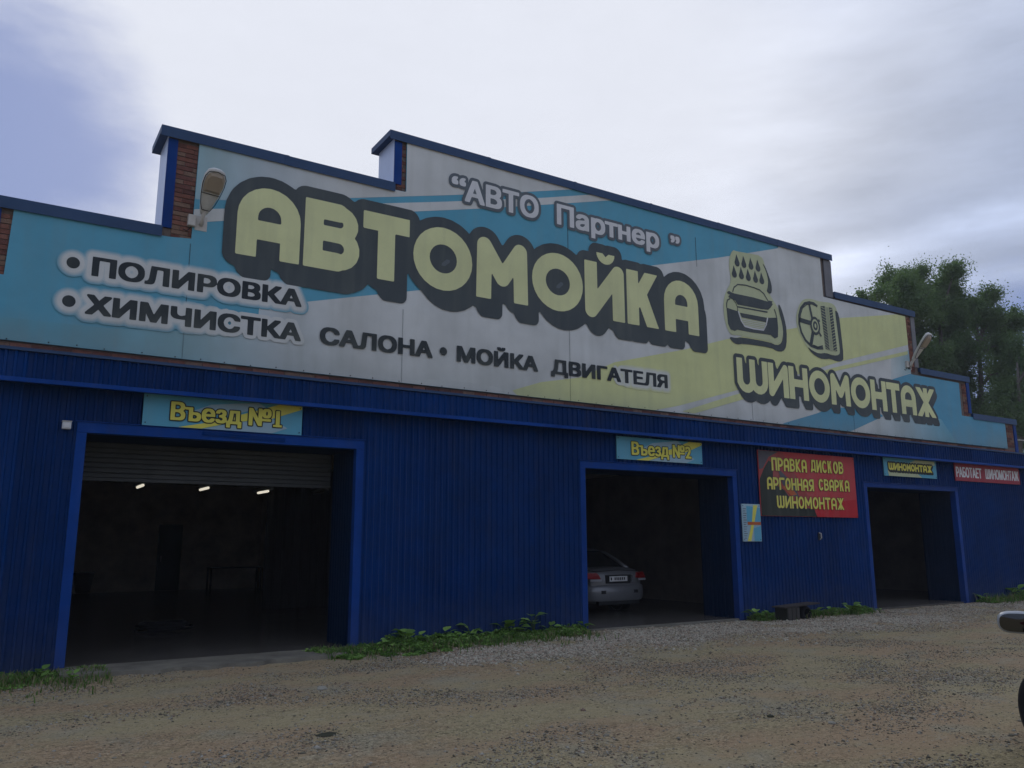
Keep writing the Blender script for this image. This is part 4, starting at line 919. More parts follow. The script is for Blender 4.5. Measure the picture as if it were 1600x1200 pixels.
# street lamps on the parapet
M_LENS = mat('brown_lens', (.33, .27, .20), .3, .5); M_LGREY = mat('lamp_grey', (.55, .55, .52), .5, .4, var=.2)
def street_lamp(bx, bz, rx, label, L=.90):
    t = empty('street_lamp', (bx, -.05, bz), label, 'street lamp', 'street lamps on the parapet')
    D = Vector((rx, -.62, .78)).normalized(); S = D.cross(Vector((0, 0, 1))).normalized(); U = S.cross(D).normalized()   # U up/back side
    M_ = Matrix((( S.x, D.x, U.x, 0), (S.y, D.y, U.y, -.12), (S.z, D.z, U.z, .03), (0, 0, 0, 1)))
    # head: an egg-shaped tray, y along its length
    prof = [(0, .055), (.06, .085), (.2, .12), (.4, .165), (.6, .195), (.76, .19), (.86, .15), (.90, .08)]
    mb = MB(); n_ = 16; rings = []
    for y, r_ in prof:
        rings.append([M_ @ Vector((.86*r_*math.cos(a_), y*L/.9, (.075 if math.sin(a_) > 0 else .04)*math.sin(a_)*min(1, r_/.12))) for a_ in [2*math.pi*k/n_ for k in range(n_)]])
    V = [v for r_ in rings for v in r_]; m_ = len(prof)
    Fc = [(i*n_+k, i*n_+(k+1) % n_, (i+1)*n_+(k+1) % n_, (i+1)*n_+k) for i in range(m_-1) for k in range(n_)]+[tuple(range(n_))[::-1], tuple((m_-1)*n_+k for k in range(n_))]
    mb.add(V, Fc); mb.build('lamp_head', M_LGREY, t, smooth=True)
    rim_ = []; 
    outline = [(.07, .10), (.125, .22), (.165, .40), (.19, .60), (.185, .74), (.14, .83), (0, .86), (-.14, .83), (-.185, .74), (-.19, .60), (-.165, .40), (-.125, .22), (-.07, .10)]
    ol = [M_ @ Vector((x*.86, y*L/.9, -.042)) for x, y in outline]; ol.append(ol[0]); MB().tube(ol, .006, 5).build('gasket', M_RUBBER, t)
    MB().tube([M_ @ Vector((-.142, .42*L/.9, -.046)), M_ @ Vector((.142, .42*L/.9, -.046))], .006, 5).build('gasket', M_RUBBER, t)
    lens = [(-.15, .45), (-.172, .6), (-.165, .73), (-.12, .81), (0, .83), (.12, .81), (.165, .73), (.172, .6), (.15, .45)]
    c0 = [M_ @ Vector((x*.86, y*L/.9, -.047)) for x, y in lens]; c1 = [M_ @ Vector((x*.66, (.63+(y-.63)*.75)*L/.9, -.07)) for x, y in lens]; k_ = len(lens)
    obj('lens', c0+c1, [(i, (i+1) % k_, k_+(i+1) % k_, k_+i) for i in range(k_)]+[tuple(range(k_, 2*k_))], M_LENS, t, smooth=False)
    MB().tube([(0, .05, -.10), (0, -.06, -.09), M_ @ Vector((0, -.06, 0)), M_ @ Vector((0, .08, 0))], .035, 10).build('arm', M_CREAM, t, smooth=True)
    MB().box(-.09, .09, .0, .05, -.2, .04).build('bracket', M_CREAM, t, bevel=.006); MB().box(-.2, -.09, -.06, .04, -.16, .02).build('ballast_box', M_CREAM, t, bevel=.01)
    MB().tube([(-.14, 0, -.16), (-.2, .0, -.24), (-.26, 0, -.22)], .008, 5).build('cable', M_BLACK, t)
x, z = P(316, 340, -.1); street_lamp(x, z, .10, 'grey street lamp with brown lens by the bare brick at the left of the banner', .74)
x, z = P(1423, 566, -.1); street_lamp(x, z, .05, 'pale street lamp in profile jutting from the right end of the yellow banner field', .85)

# ------------------------------------------------------------------ cars
def loft(st, m, parent, name, sub=2):
    V = []; k = None
    for x, hw, zb, zs, ztp in st:
        half = [(0, zb), (hw*.80, zb), (hw*.96, zb+.10), (hw, zb+(zs-zb)*.45), (hw*.985, zs-.10), (hw*.93, zs-.01), (hw*.62, ztp-.005), (0, ztp)]
        ring = [(x, y, z) for y, z in half]+[(x, -y, z) for y, z in half[-2:0:-1]]; k = len(ring); V += ring
    n_ = len(st); Fc = [(i*k+j, (i+1)*k+j, (i+1)*k+(j+1) % k, i*k+(j+1) % k) for i in range(n_-1) for j in range(k)]+[tuple(range(k)), tuple((n_-1)*k+j for j in range(k))[::-1]]
    o = obj(name, V, Fc, m, parent, smooth=True); s_ = o.modifiers.new('s', 'SUBSURF'); s_.levels = s_.render_levels = sub
    return o
M_GLASS = mat('tinted_glass', (.008, .010, .012), .08, .6, var=.02); M_TAIL = mat('red_tail_lens', (.26, .012, .016), .35, .4); M_CHROME = mat('bright_trim', (.62, .63, .65), .2, .6, metal=.8, var=.03)
M_REV = mat('clear_lens', (.30, .31, .33), .3, .4)
M_PLATE = mat('white_plate', (.65, .65, .64), .4, .3)
def wheel(parent, x, y, steer=0):
    w_ = empty_part('wheel', (x, y, .33), parent); s = 1 if y > 0 else -1
    Mx = Matrix.Rotation(steer, 4, 'Z') @ Matrix.Rotation(math.pi/2*-s, 4, 'X')
    tyre = MB().lathe([(.20, -.10), (.27, -.105), (.315, -.09), (.33, -.06), (.33, .06), (.315, .09), (.27, .105), (.20, .10)], 40, Mx, closed=True).build('tyre', M_RUBBER, w_, smooth=True)
    mb = MB().lathe([(.205, .07), (.205, .095), (.185, .085), (.175, .04), (.175, .0), (.01, .0)], 40, Mx); mb.build('rim', M_METAL, w_, smooth=True)
    sp_ = MB()
    for k in range(5):
        R_ = Mx @ Matrix.Rotation(k*2*math.pi/5, 4, 'Z'); sp_.box(.03, .19, -.026, .026, .045, .08, R_)
    sp_.lathe([(.055, .03), (.055, .09), (.02, .095)], 16, Mx); sp_.build('spokes', M_METAL, w_, bevel=.006)
    return w_
def empty_part(name, loc, parent):
    o = bpy.data.objects.new(name, None); o.location = loc; o.empty_display_size = .1; return link(o, parent)
def sedan(loc, yaw, label, paint, steer=0, plate='', cat='car'):
    """local x forward, y left"""
    t = empty('parked_car', loc, label, cat, None, yaw)
    st = [(-2.27, .60, .34, .80, .82), (-2.22, .74, .27, .93, .97), (-2.08, .82, .22, 1.0, 1.045), (-1.6, .85, .20, 1.0, 1.055), (-.95, .86, .2, .97, .99), (0, .86, .2, .93, .95), (.9, .86, .2, .93, .96), (1.5, .85, .2, .87, .93), (1.95, .81, .22, .76, .83), (2.18, .72, .26, .64, .69), (2.26, .58, .33, .52, .56)]
    loft(st, paint, t, 'body')
    # cabin glass and roof
    bl = [(-1.72, .66, 1.0), (-1.2, .76, .97), (.3, .77, .93), (1.1, .62, .95)]; tl = [(-.98, .50, 1.40), (-.6, .57, 1.44), (.05, .58, 1.45), (.3, .50, 1.41)]
    V = [(x, s*y, z) for s in (1, -1) for (x, y, z) in bl+tl]
    Fc = [(0, 1, 5, 4), (1, 2, 6, 5), (2, 3, 7, 6), (9, 8, 12, 13), (10, 9, 13, 14), (11, 10, 14, 15), (8, 0, 4, 12), (3, 11, 15, 7), (4, 5, 13, 12), (5, 6, 14, 13), (6, 7, 15, 14)]
    obj('cabin_glass', V, Fc, M_GLASS, t)
    rf = MB(); xs_ = [-1.0, -.6, -.25, .05, .32]; zs_ = [1.405, 1.448, 1.46, 1.455, 1.415]; hw_ = [.50, .575, .585, .585, .50]
    V = []; 
    for x, z, h_ in zip(xs_, zs_, hw_): V += [(x, -h_, z-.02), (x, -h_*.85, z+.006), (x, 0, z+.022), (x, h_*.85, z+.006), (x, h_, z-.02)]
    obj('roof', V, [(i*5+j, (i+1)*5+j, (i+1)*5+j+1, i*5+j+1) for i in range(4) for j in range(4)], paint, t, smooth=True)
    for s in (1, -1):
        MB().tube([(-1.78, s*.70, .99), (-1.45, s*.655, 1.18), (-1.1, s*.57, 1.36), (-.6, s*.585, 1.43), (.05, s*.59, 1.44), (.35, s*.53, 1.38), (1.15, s*.69, .95)], [.05, .035, .03, .022, .022, .025, .03], 8).build('roof_pillar', paint, t, smooth=True)
        MB().tube([(-.45, s*.78, .95), (-.42, s*.6, 1.42)], .028, 6).build('door_pillar', M_BLACK, t)
        # tail and head lamps
        V = [(-2.20, s*.84, .925), (-2.29, s*.64, .915), (-2.315, s*.60, .87), (-2.32, s*.56, .80), (-2.24, s*.84, .80), (-2.05, s*.885, .84), (-2.07, s*.88, .92)]
        q = MB().add([(x, y, z) for x, y, z in V]+[(x+.08, y*.93, z) for x, y, z in V], [tuple(range(7)), tuple(range(13, 6, -1))]+[(i, (i+1) % 7, 7+(i+1) % 7, 7+i) for i in range(7)]).build('tail_light', M_TAIL, t, bevel=.012)
        MB().box(.0, .02, -.14, .14, -.022, .022, Matrix.Translation((-2.322, s*.68, .765)) @ Matrix.Rotation(-s*.25, 4, 'Z')).build('reverse_light', M_REV, t)
        MB().box(2.05, 2.2, min(s*.45, s*.75), max(s*.45, s*.75), .60, .70).build('headlight', M_CHROME, t, bevel=.03)
        MB().box(0, .02, -.11, .11, -.035, .035, Matrix.Translation((-2.335, s*.42, .50))).build('reflector', M_BLACK, t)
        # mirrors
        mh = MB(); rr = []; n_ = 16
        for xx, sc in ((-.085, .92), (-.07, 1.0), (-.02, 1.02), (.05, .85), (.09, .45)): rr.append([(.50+xx, s*(1.0+.13*sc*(1 if abs(math.cos(a_))>0 else 1)*math.copysign(abs(math.cos(a_))**.6, math.cos(a_))), 1.085+.076*sc*math.copysign(abs(math.sin(a_))**.7, math.sin(a_))) for a_ in [2*math.pi*k/n_ for k in range(n_)]])
        V = [v for r_ in rr for v in r_]; mh.add(V, [(i*n_+k, i*n_+(k+1) % n_, (i+1)*n_+(k+1) % n_, (i+1)*n_+k) for i in range(4) for k in range(n_)]+[tuple(range(n_))[::-1], tuple(4*n_+k for k in range(n_))])
        m_ = mh.build('side_mirror', M_MIRH, t, smooth=True)
        gl = [(.50-.0905, s*(1.0+.119*math.copysign(abs(math.cos(a_))**.6, math.cos(a_))), 1.085+.063*math.copysign(abs(math.sin(a_))**.7, math.sin(a_))) for a_ in [2*math.pi*k/24 for k in range(24)]]
        obj('mirror_glass', gl+[(.50-.097, s*1.0, 1.085)], [(i, (i+1) % 24, 24) for i in range(24)], M_MIRG, m_, smooth=True); MB().tube([(.52, s*.80, .97), (.52, s*.93, 1.04)], .025, 8).build('mirror_arm', M_BLACK, t)
        for fx_ in (-1.33, 1.37):
            wheel(t, fx_, s*.775, steer if fx_ > 0 else 0)
            MB().lathe([(.37, -.11), (.385, .09), (.35, .092), (.33, -.11)], 40, Matrix.Translation((fx_, s*.775, .33)) @ Matrix.Rotation(-s*math.pi/2, 4, 'X'), closed=True).build('wheel_arch', M_BLACK, t, smooth=True)
            
    # bumper, plate, lid seam
    bm_ = [(-2.0, .855), (-2.18, .81), (-2.29, .65), (-2.335, .35), (-2.345, 0)]; ln = bm_+[(x, -y) for x, y in bm_[-2::-1]]
    V = []; k = 5
    for x, y in ln: V += [(x+.03, y*.97, .30), (x, y, .36), (x-.01, y*1.005, .50), (x, y, .62), (x+.06, y*.96, .66)]
    obj('bumper', V, [(i*k+j, i*k+j+1, (i+1)*k+j+1, (i+1)*k+j) for i in range(len(ln)-1) for j in range(k-1)], paint, t, smooth=True)
    MB().box(-2.30, -2.2, -.6, .6, .22, .30).build('rear_valance', M_BLACK, t)
    MB().box(-2.275, -2.2, -.36, .36, .685, .875).build('plate_recess', M_BLACK, t); pl = MB().box(-2.292, -2.277, -.26, .26, .73, .845).build('number_plate', M_PLATE, t)
    for k_ in range(8):
        y = .215-k_*.055; MB().box(-2.2955, -2.2925, y-.016, y+.016, .755 if k_ in (0, 4, 5) else .76, .82, None).build('plate_mark', M_RUBBER, pl) if k_ != 1 else None
    MB().box(-2.305, -2.28, -.42, -.375, .72, .87).build('trim_strip', M_CHROME, t); MB().tube([(-1.9, .78, 1.0), (-2.22, .62, .955), (-2.25, 0, .985), (-2.22, -.62, .955), (-1.9, -.78, 1.0)], .006, 4).build('lid_seam', M_BLACK, t)
    return t
M_MIRH = mat('mirror_housing', (.33, .345, .36), .3, .5, metal=.3); M_MIRG = mat('mirror_glass', (.075, .08, .085), .04, .5, metal=1, var=.02)
M_SILV = mat('silver_paint', (.17, .175, .185), .36, .5, metal=.2, var=.04, coat=.5); M_GREYP = mat('dark_grey_paint', (.10, .105, .115), .3, .5, metal=.5, var=.04, coat=.6)
sedan((12.40, 4.55, -.035), math.pi/2, 'silver saloon car with red tail lights standing inside the middle bay', M_SILV)
# car at the right edge: heading away, front wheel turned left
az = math.radians(61.0); yaw2 = math.pi/2-az; hd = Vector((math.sin(az), math.cos(az), 0)); lf = Vector((-hd.y, hd.x, 0))
MIR = Vector(CAM)+Vector(raydir(1592, 982))*1.0
s_ = 5.85/ (RM @ np.array(raydir(1592, 982)))[2]; mp_ = Vector(CAM)+Vector(raydir(1592, 982))*s_
c0 = mp_-hd*.50-lf*1.0; sedan((c0.x, c0.y, -.06), yaw2, 'car just outside the right edge showing its left door mirror and turned front wheel', M_GREYP, steer=.6)
print('car2', c0, mp_)

# ------------------------------------------------------------------ low box by the wall, stone, debris
bx0, by0 = G(1236, 969, -.06)
t = empty('low_bench', (bx0+.28, -.62, -.11), 'dark makeshift bench with plank top standing in weeds between middle and right bays', 'bench')
M_OLDW = mat('weathered_plank', (.055, .048, .045), .85, .15, var=.3, vscale=8)
M_ = Matrix.Rotation(.05, 4, 'Y'); MB().box(-.56, .60, -.16, .18, .33, .36, Matrix.Rotation(-.04, 4, 'Y')).build('plank', M_OLDW, t, bevel=.004)
MB().box(-.48, -.08, -.15, .18, .02, .315).build('crate', mat('dark_crate', (.035, .035, .03), .8, .2), t, bevel=.01)
for k in range(3): MB().box(-.46+k*.13, -.36+k*.13, -.162, -.152, .05, .30).build('slat', mat('crate_slat', (.055, .05, .045), .8, .2), t)
MB().lathe([(.10, -.09), (.15, -.08), (.165, -.05), (.165, .05), (.15, .08), (.10, .09)], 24, Matrix.Translation((.24, 0, .16)) @ Matrix.Rotation(math.pi/2, 4, 'X'), closed=True).build('tyre', M_RUBBER, t, smooth=True)
def stone_mesh(seed, s=1.0, flat=.6, sub=2):
    r_ = random.Random(seed); bm = bmesh.new(); bmesh.ops.create_icosphere(bm, subdivisions=sub, radius=1)
    for v in bm.verts: v.co *= 1+.28*noise.noise(v.co*1.3+Vector((seed*7, 0, 0))); v.co.z *= flat; v.co.x *= 1.25; v.co *= s
    V = [tuple(v.co) for v in bm.verts]; Fc = [tuple(v.index for v in f.verts) for f in bm.faces]; bm.free(); return V, Fc
def stone(px, py, s, m, label, flat=.55, cat='stone', name='stone'):
    x, y = G(px, py, -.06); V, Fc = stone_mesh(int(px), s, flat); o = obj(name, V, Fc, m, smooth=False); o.location = (x, y, gz(x, y)+s*flat*.35); tag(o, label, cat); return o
M_ST = mat('pale_stone', (.27, .255, .21), .9, .1, vscale=20, bump=.4, bscale=40); M_DK = mat('dark_debris', (.045, .045, .03), .9, .1)
stone(503, 1077, .052, M_ST, 'palest larger stone lying in front of the pier right of the left bay'); 
stone(511, 1148, .075, M_DK, 'dark greenish clod flattened in the dirt below the pale stone', .14, 'clod', 'clod')
stone(1300, 1130, .03, M_ST, 'small grey stone in the right foreground dirt near the frame bottom', .6)
stone(1204, 1120, .03, M_DK, 'small dark clod in the dirt of the right foreground', .6, 'clod', 'clod')

# gravel: real small stones, more of them along the wall
def stones_stuff(name, pts, sizes, mats, label):
    oct_ = np.array([(1, 0, 0), (-1, 0, 0), (0, 1, 0), (0, -1, 0), (0, 0, 1), (0, 0, -1)], float); fo = np.array([(0, 2, 4), (2, 1, 4), (1, 3, 4), (3, 0, 4), (2, 0, 5), (1, 2, 5), (3, 1, 5), (0, 3, 5)])
    n_ = len(pts); S = RN.uniform(.6, 1.35, (n_, 6, 3))*oct_[None]*sizes[:, None, None]; S[:, :, 2] *= .6
    S[:, :, :2] += RN.normal(0, .18, (n_, 6, 2))*sizes[:, None, None]
    a_ = RN.uniform(0, 6.28, n_); c_, s_ = np.cos(a_), np.sin(a_); R_ = np.stack([np.stack([c_, -s_], 1), np.stack([s_, c_], 1)], 1)
    S[:, :, :2] = np.einsum('nij,nkj->nki', R_, S[:, :, :2]); V = S+pts[:, None, :]
    Fc = (fo[None]+(np.arange(n_)*6)[:, None, None]).reshape(-1, 3)
    o = np_obj(name, V.reshape(-1, 3), Fc, mats, mi=np.repeat(RN.integers(0, len(mats), n_), 8)); o['kind'] = 'stuff'; o['label'] = label; o['category'] = 'gravel'
GM = [mat('gravel_a', (.31, .275, .21), .9, .1, vscale=30), mat('gravel_b', (.42, .385, .30), .9, .1, vscale=30), mat('gravel_c', (.17, .145, .11), .9, .1, vscale=30), mat('gravel_d', (.32, .24, .175), .9, .1, vscale=30), mat('gravel_e', (.38, .345, .265), .9, .1, vscale=30)]
def scatter(n_, xr, yr, dens):
    out = []
    while len(out) < n_:
        x = random.uniform(*xr); y = random.uniform(*yr)
        if random.random() < dens(x, y): out.append((x, y, gz(x, y)+.002))
    return np.array(out)
def d_band(x, y):
    c_ = -1.9-.35*math.sin(x*.5)+.5*noise.noise(Vector((x*.6, 0, 0))); w_ = .85 if x < 9.5 else .95
    if x > 10: c_ += .5
    if x < 5.2: return 0
    return math.exp(-((y-c_)/w_)**2)*(1 if y < -.5 or x > 9.7 else 0)*min(1, (x-5)/1.2)*(.55+noise.noise(Vector((x*1.2, y*1.2, 0))))*(1 if x < 18 else .4)
p = scatter(46000, (5.2, 26), (-4.6, -.15), d_band); stones_stuff('gravel', p, RN.gamma(4, .0031, len(p))+.005, GM, 'loose grey gravel heaped in a band along the foot of the blue wall')
SM = [mat('grit_a', (.22, .20, .155), .95, .1, vscale=30), mat('grit_b', (.15, .135, .10), .95, .1, vscale=30), mat('grit_c', (.29, .265, .21), .95, .1, vscale=30), mat('grit_d', (.09, .08, .06), .95, .1, vscale=30), mat('grit_e', (.20, .14, .105), .95, .1, vscale=30), mat('grit_f', (.33, .31, .26), .95, .1, vscale=30)]
p = scatter(75000, (-1, 25), (-9.5, -.3), lambda x, y: min(1, max(.05, .22+1.4*noise.noise(Vector((x*.45, y*.8, 5)))+.7*noise.noise(Vector((x*1.7, y*2.2, 9)))))*max(.25, min(1, 1.25-.05*math.hypot(x, y+12.7)))); stones_stuff('scattered_gravel', p, RN.gamma(2.5, .0024, len(p))+.0025, SM, 'fine stones scattered over the packed dirt yard')

# ------------------------------------------------------------------ grass and weeds
GRN = [mat('grass_a', (.075, .15, .03), .8, .15, var=.2), mat('grass_b', (.11, .18, .045), .8, .15, var=.2), mat('grass_c', (.05, .105, .028), .8, .15, var=.2), mat('grass_dry', (.19, .17, .09), .85, .1, var=.2)]
LFM = [mat('leaf_bright', (.27, .43, .10), .6, .25, var=.15, vscale=8), mat('leaf_mid', (.19, .33, .075), .6, .25, var=.15, vscale=8), mat('leaf_deep', (.12, .22, .05), .6, .25, var=.15, vscale=8)]
def grass(name, pts, hmin, hmax, label, dry=.12):
    n_ = len(pts); h = RN.uniform(hmin, hmax, n_); a_ = RN.uniform(0, 6.28, n_); w_ = RN.uniform(.004, .010, n_); ln = RN.normal(0, .35, (n_, 2))*h[:, None]
    dx = np.stack([np.cos(a_), np.sin(a_), 0*a_], 1)*w_[:, None]; b0 = pts-dx; b1 = pts+dx; mid = pts+np.concatenate([ln*.35, (h*.6)[:, None]], 1); m0 = mid-dx*.8; m1 = mid+dx*.8; tp_ = pts+np.concatenate([ln, h[:, None]], 1)
    V = np.stack([b0, b1, m1, m0, tp_], 1).reshape(-1, 3); k = np.arange(n_)*5
    Fc = np.concatenate([np.stack([k, k+1, k+2], 1), np.stack([k, k+2, k+3], 1), np.stack([k+3, k+2, k+4], 1)])
    mi = RN.choice(4, n_, p=[.4*(1-dry), .3*(1-dry), .3*(1-dry), dry]); o = np_obj(name, V, Fc, GRN, mi=np.tile(mi, 3)); o['kind'] = 'stuff'; o['label'] = label; o['category'] = 'grass'
def cover(name, n_, x0, x1, yf, hf, label, seed, leaf=.026, cl=260):
    """low leafy weeds: clumps of small leaves on the ground"""
    rng = np.random.default_rng(seed); C_ = []
    while len(C_) < cl:
        x = rng.uniform(x0, x1); d = yf(x); y = -.06-abs(rng.normal(0, .45))*d
        if y < -.06-d*1.15: continue
        k = .5+.5*noise.noise(Vector((x*1.7, y*2.2, seed))); 
        if rng.random() < .25+k: C_.append((x, y, hf(x)*(.35+.9*k)*max(.25, 1-.75*abs(y+.06)/d), rng.uniform(.07, .17)))
    C_ = np.array(C_); idx = rng.integers(0, len(C_), n_); c = C_[idx]
    a_ = rng.uniform(0, 6.28, n_); r_ = np.sqrt(rng.random(n_))*c[:, 3]; x = c[:, 0]+r_*np.cos(a_); y = np.minimum(c[:, 1]+r_*np.sin(a_), -.05)
    z = np.array([gz(p, q) for p, q in zip(x, y)])+c[:, 2]*rng.random(n_)**.7*(1-.6*(r_/c[:, 3])**2)+.005
    ct_ = np.stack([x, y, z], 1); d1 = np.stack([np.cos(a_), np.sin(a_), rng.uniform(-.5, .7, n_)], 1); d1 /= np.linalg.norm(d1, axis=1)[:, None]
    d2 = np.cross(d1, rng.normal(size=(n_, 3))*.5+np.array([0, 0, 1.0])); d2 /= np.linalg.norm(d2, axis=1)[:, None]; s_ = (rng.uniform(.5, 1.4, n_)*leaf)[:, None]
    V = np.stack([ct_-d1*s_, ct_+d2*s_*.6, ct_+d1*s_, ct_-d2*s_*.6], 1).reshape(-1, 3)
    o = np_obj(name, V, np.arange(n_*4).reshape(-1, 4), LFM+[GRN[0], GRN[2]], mi=rng.choice(5, len(C_), p=[.14, .3, .26, .15, .15])[idx]); o['kind'] = 'stuff'; o['label'] = label; o['category'] = 'weeds'
def gstrip(x0, x1, yc, wd, n_, seed):
    out = []
    while len(out) < n_:
        x = random.uniform(x0, x1); y = yc(x)+abs(random.gauss(0, wd))*-1
        if random.random() < .35+.9*max(0, .4+noise.noise(Vector((x*1.6, y*2, seed)))): out.append((x, min(y, -.07), gz(x, y)))
    return np.array(out)
cover('leafy_weeds', 34000, 4.35, 9.5, lambda x: (1.0 if x < 6.2 else .75-.1*max(0, x-6.2)), lambda x: .13+.09*(x > 5.6), 'low leafy weeds along the wall foot between left and middle bays', 11, cl=330)
cover('leafy_weeds', 12000, 14.0, 18.0, lambda x: .42, lambda x: .17, 'low leafy weeds along the wall foot between middle and right bays', 12, cl=150)
cover('leafy_weeds', 13000, -2.4, 1.45, lambda x: .9 if x < 1 else .6, lambda x: .09, 'low weeds at the wall foot left of the left bay', 13, cl=150)
cover('leafy_weeds', 12000, 22.9, 29, lambda x: .6, lambda x: .16+.12*(x > 25), 'weeds at the right end of the wall', 14, cl=150)
grass('grass', gstrip(4.35, 9.4, lambda x: -.1, .45, 3200, 1), .04, .15, 'ragged grass blades among the weeds between left and middle bays', .25)
grass('grass', gstrip(13.95, 17.9, lambda x: -.08, .28, 1500, 2), .04, .16, 'grass blades among the weeds between middle and right bays', .25)
grass('grass', gstrip(-2.2, 1.5, lambda x: -.07-.1*max(0, x), .6, 3600, 3), .03, .12, 'grass patch at the foot of the wall left of the left bay', .35)
grass('grass', gstrip(22.9, 30, lambda x: -.1 if x < 26.4 else .5, .4, 1500, 4), .05, .28, 'grass clumps at the right end of the wall', .3)
def leaf_mesh(m):
    V = []; Fc = []; n_ = 7
    prof = [0, .55, .9, 1.0, .85, .55, .22, 0]
    for i in range(8):
        u = i/7; wv = prof[i]*.42; droop = .25*u-.45*u*u
        V += [(-wv, u, droop+.10*wv), (0, u, droop-.03), (wv, u, droop+.10*wv)]
    for i in range(7): Fc += [(i*3, i*3+1, i*3+4, i*3+3), (i*3+1, i*3+2, i*3+5, i*3+4)]
    o = obj('leaf', V, Fc, m, smooth=True); d = o.data; bpy.data.objects.remove(o); return d
LM = [leaf_mesh(m) for m in LFM]; M_STEM = mat('stem', (.06, .09, .03), .8, .1)
def burdock(px, py, s, nl, label, tall=0.0, y=None):
    x, yy = G(px, py, -.06); yy = y if y is not None else min(yy, -.12)
    t = empty('weed_plant', (x, yy, gz(x, yy)-.005), label, 'weed', 'broad-leaved weeds along the wall')
    st = MB()
    for k in range(nl):
        a_ = random.uniform(0, 6.28) if k else -1.7; hh = random.uniform(.25, .9)*s+tall*(.5+.5*k/nl); r_ = random.uniform(.15, .5)*s; q = (r_*math.cos(a_), min(r_*math.sin(a_), .06-0*yy), hh)
        st.tube([(0, 0, 0), (q[0]*.5, q[1]*.4, hh*.7), q], .006, 4, caps=False)
        o = bpy.data.objects.new('leaf', random.choice(LM)); link(o, t); o.location = q; sc = s*random.uniform(.65, 1.05); o.scale = (sc, sc, sc); o.rotation_euler = (random.uniform(.1, .75), random.uniform(-.3, .3), a_-math.pi/2)
    st.build('stems', M_STEM, t)
for i, (px_, py_, s, nl, tl, lb) in enumerate([
    (585, 1020, .15, 6, .02, 'low weed clump nearest the right jamb of the left bay'), (608, 1015, .17, 7, .03, 'small weed just right of the low clump by the left bay'),
    (635, 1012, .22, 10, .05, 'bushy weed with the broadest spread, left part of the blue wall foot'), (655, 1010, .18, 7, .03, 'weed filling in right of the bushiest weed'),
    (692, 1006, .18, 8, .05, 'weed a third of the way along the wall between the bays'), (712, 1004, .16, 6, .03, 'short weed left of the middle of the wall foot'),
    (733, 1001, .21, 8, .08, 'upright pale weed at the middle of the wall foot'), (755, 999, .15, 6, .02, 'short dark weed right of the upright pale one'),
    (782, 996, .22, 8, .15, 'tall weed left of the tallest broad-leaved weed'), (800, 995, .20, 7, .10, 'weed squeezed between the two tallest ones'), (822, 992, .24, 7, .22, 'tallest broad-leaved weed with two raised pale leaves'),
    (846, 990, .17, 6, .03, 'low weed just right of the tallest weed'), (893, 985, .17, 7, .06, 'weed nearest the left jamb of the middle bay')]):
    burdock(px_, py_, s, nl, lb, tl)
for px_, py_, s, nl, tl, lb in [(1180, 970, .2, 8, .05, 'weed clump at the right jamb of the middle bay'), (1200, 969, .17, 6, .04, 'weed touching the left side of the low bench'), (1275, 966, .18, 7, .04, 'weed on the right side of the low bench'), (1300, 963, .17, 7, .03, 'low weed midway between the bench and the right bay'), (1330, 960, .22, 9, .06, 'leafy weed near the left jamb of the right bay'), (1375, 957, .10, 5, .0, 'tiny weed at the threshold of the right bay'), (1535, 941, .2, 8, .04, 'weed at the wall foot right of the right bay'), (1575, 936, .3, 10, .1, 'weed clump behind the door mirror at the right edge'), (1598, 933, .32, 9, .12, 'weed clump at the far right corner of the wall'), (60, 1062, .14, 7, .02, 'weed in the grass left of the left bay'), (110, 1065, .12, 7, .01, 'weed in the grass at the left jamb of the left bay')]:
    burdock(px_, py_, s, nl, lb, tl)

# ------------------------------------------------------------------ trees
LEAF = [mat('tree_leaf_a', (.115, .17, .085), .75, .15, var=.2), mat('tree_leaf_b', (.13, .19, .095), .75, .15, var=.2), mat('tree_leaf_c', (.075, .13, .06), .75, .15, var=.2)]
def translucent(m, c, f=.35):
    t, b = nodes_of(m); o = [n for n in t.nodes if n.type == 'OUTPUT_MATERIAL'][0]; tr = t.nodes.new('ShaderNodeBsdfTranslucent'); tr.inputs[0].default_value = (*c, 1)
    mx = t.nodes.new('ShaderNodeMixShader'); mx.inputs[0].default_value = f; t.links.new(b.outputs[0], mx.inputs[1]); t.links.new(tr.outputs[0], mx.inputs[2]); t.links.new(mx.outputs[0], o.inputs[0])
for m in LEAF: translucent(m, (.13, .22, .06), .45)
for m in LFM+GRN[:3]: translucent(m, (.16, .30, .05), .3)
M_BARK = mat('bark', (.10, .09, .08), .9, .1, vscale=6)
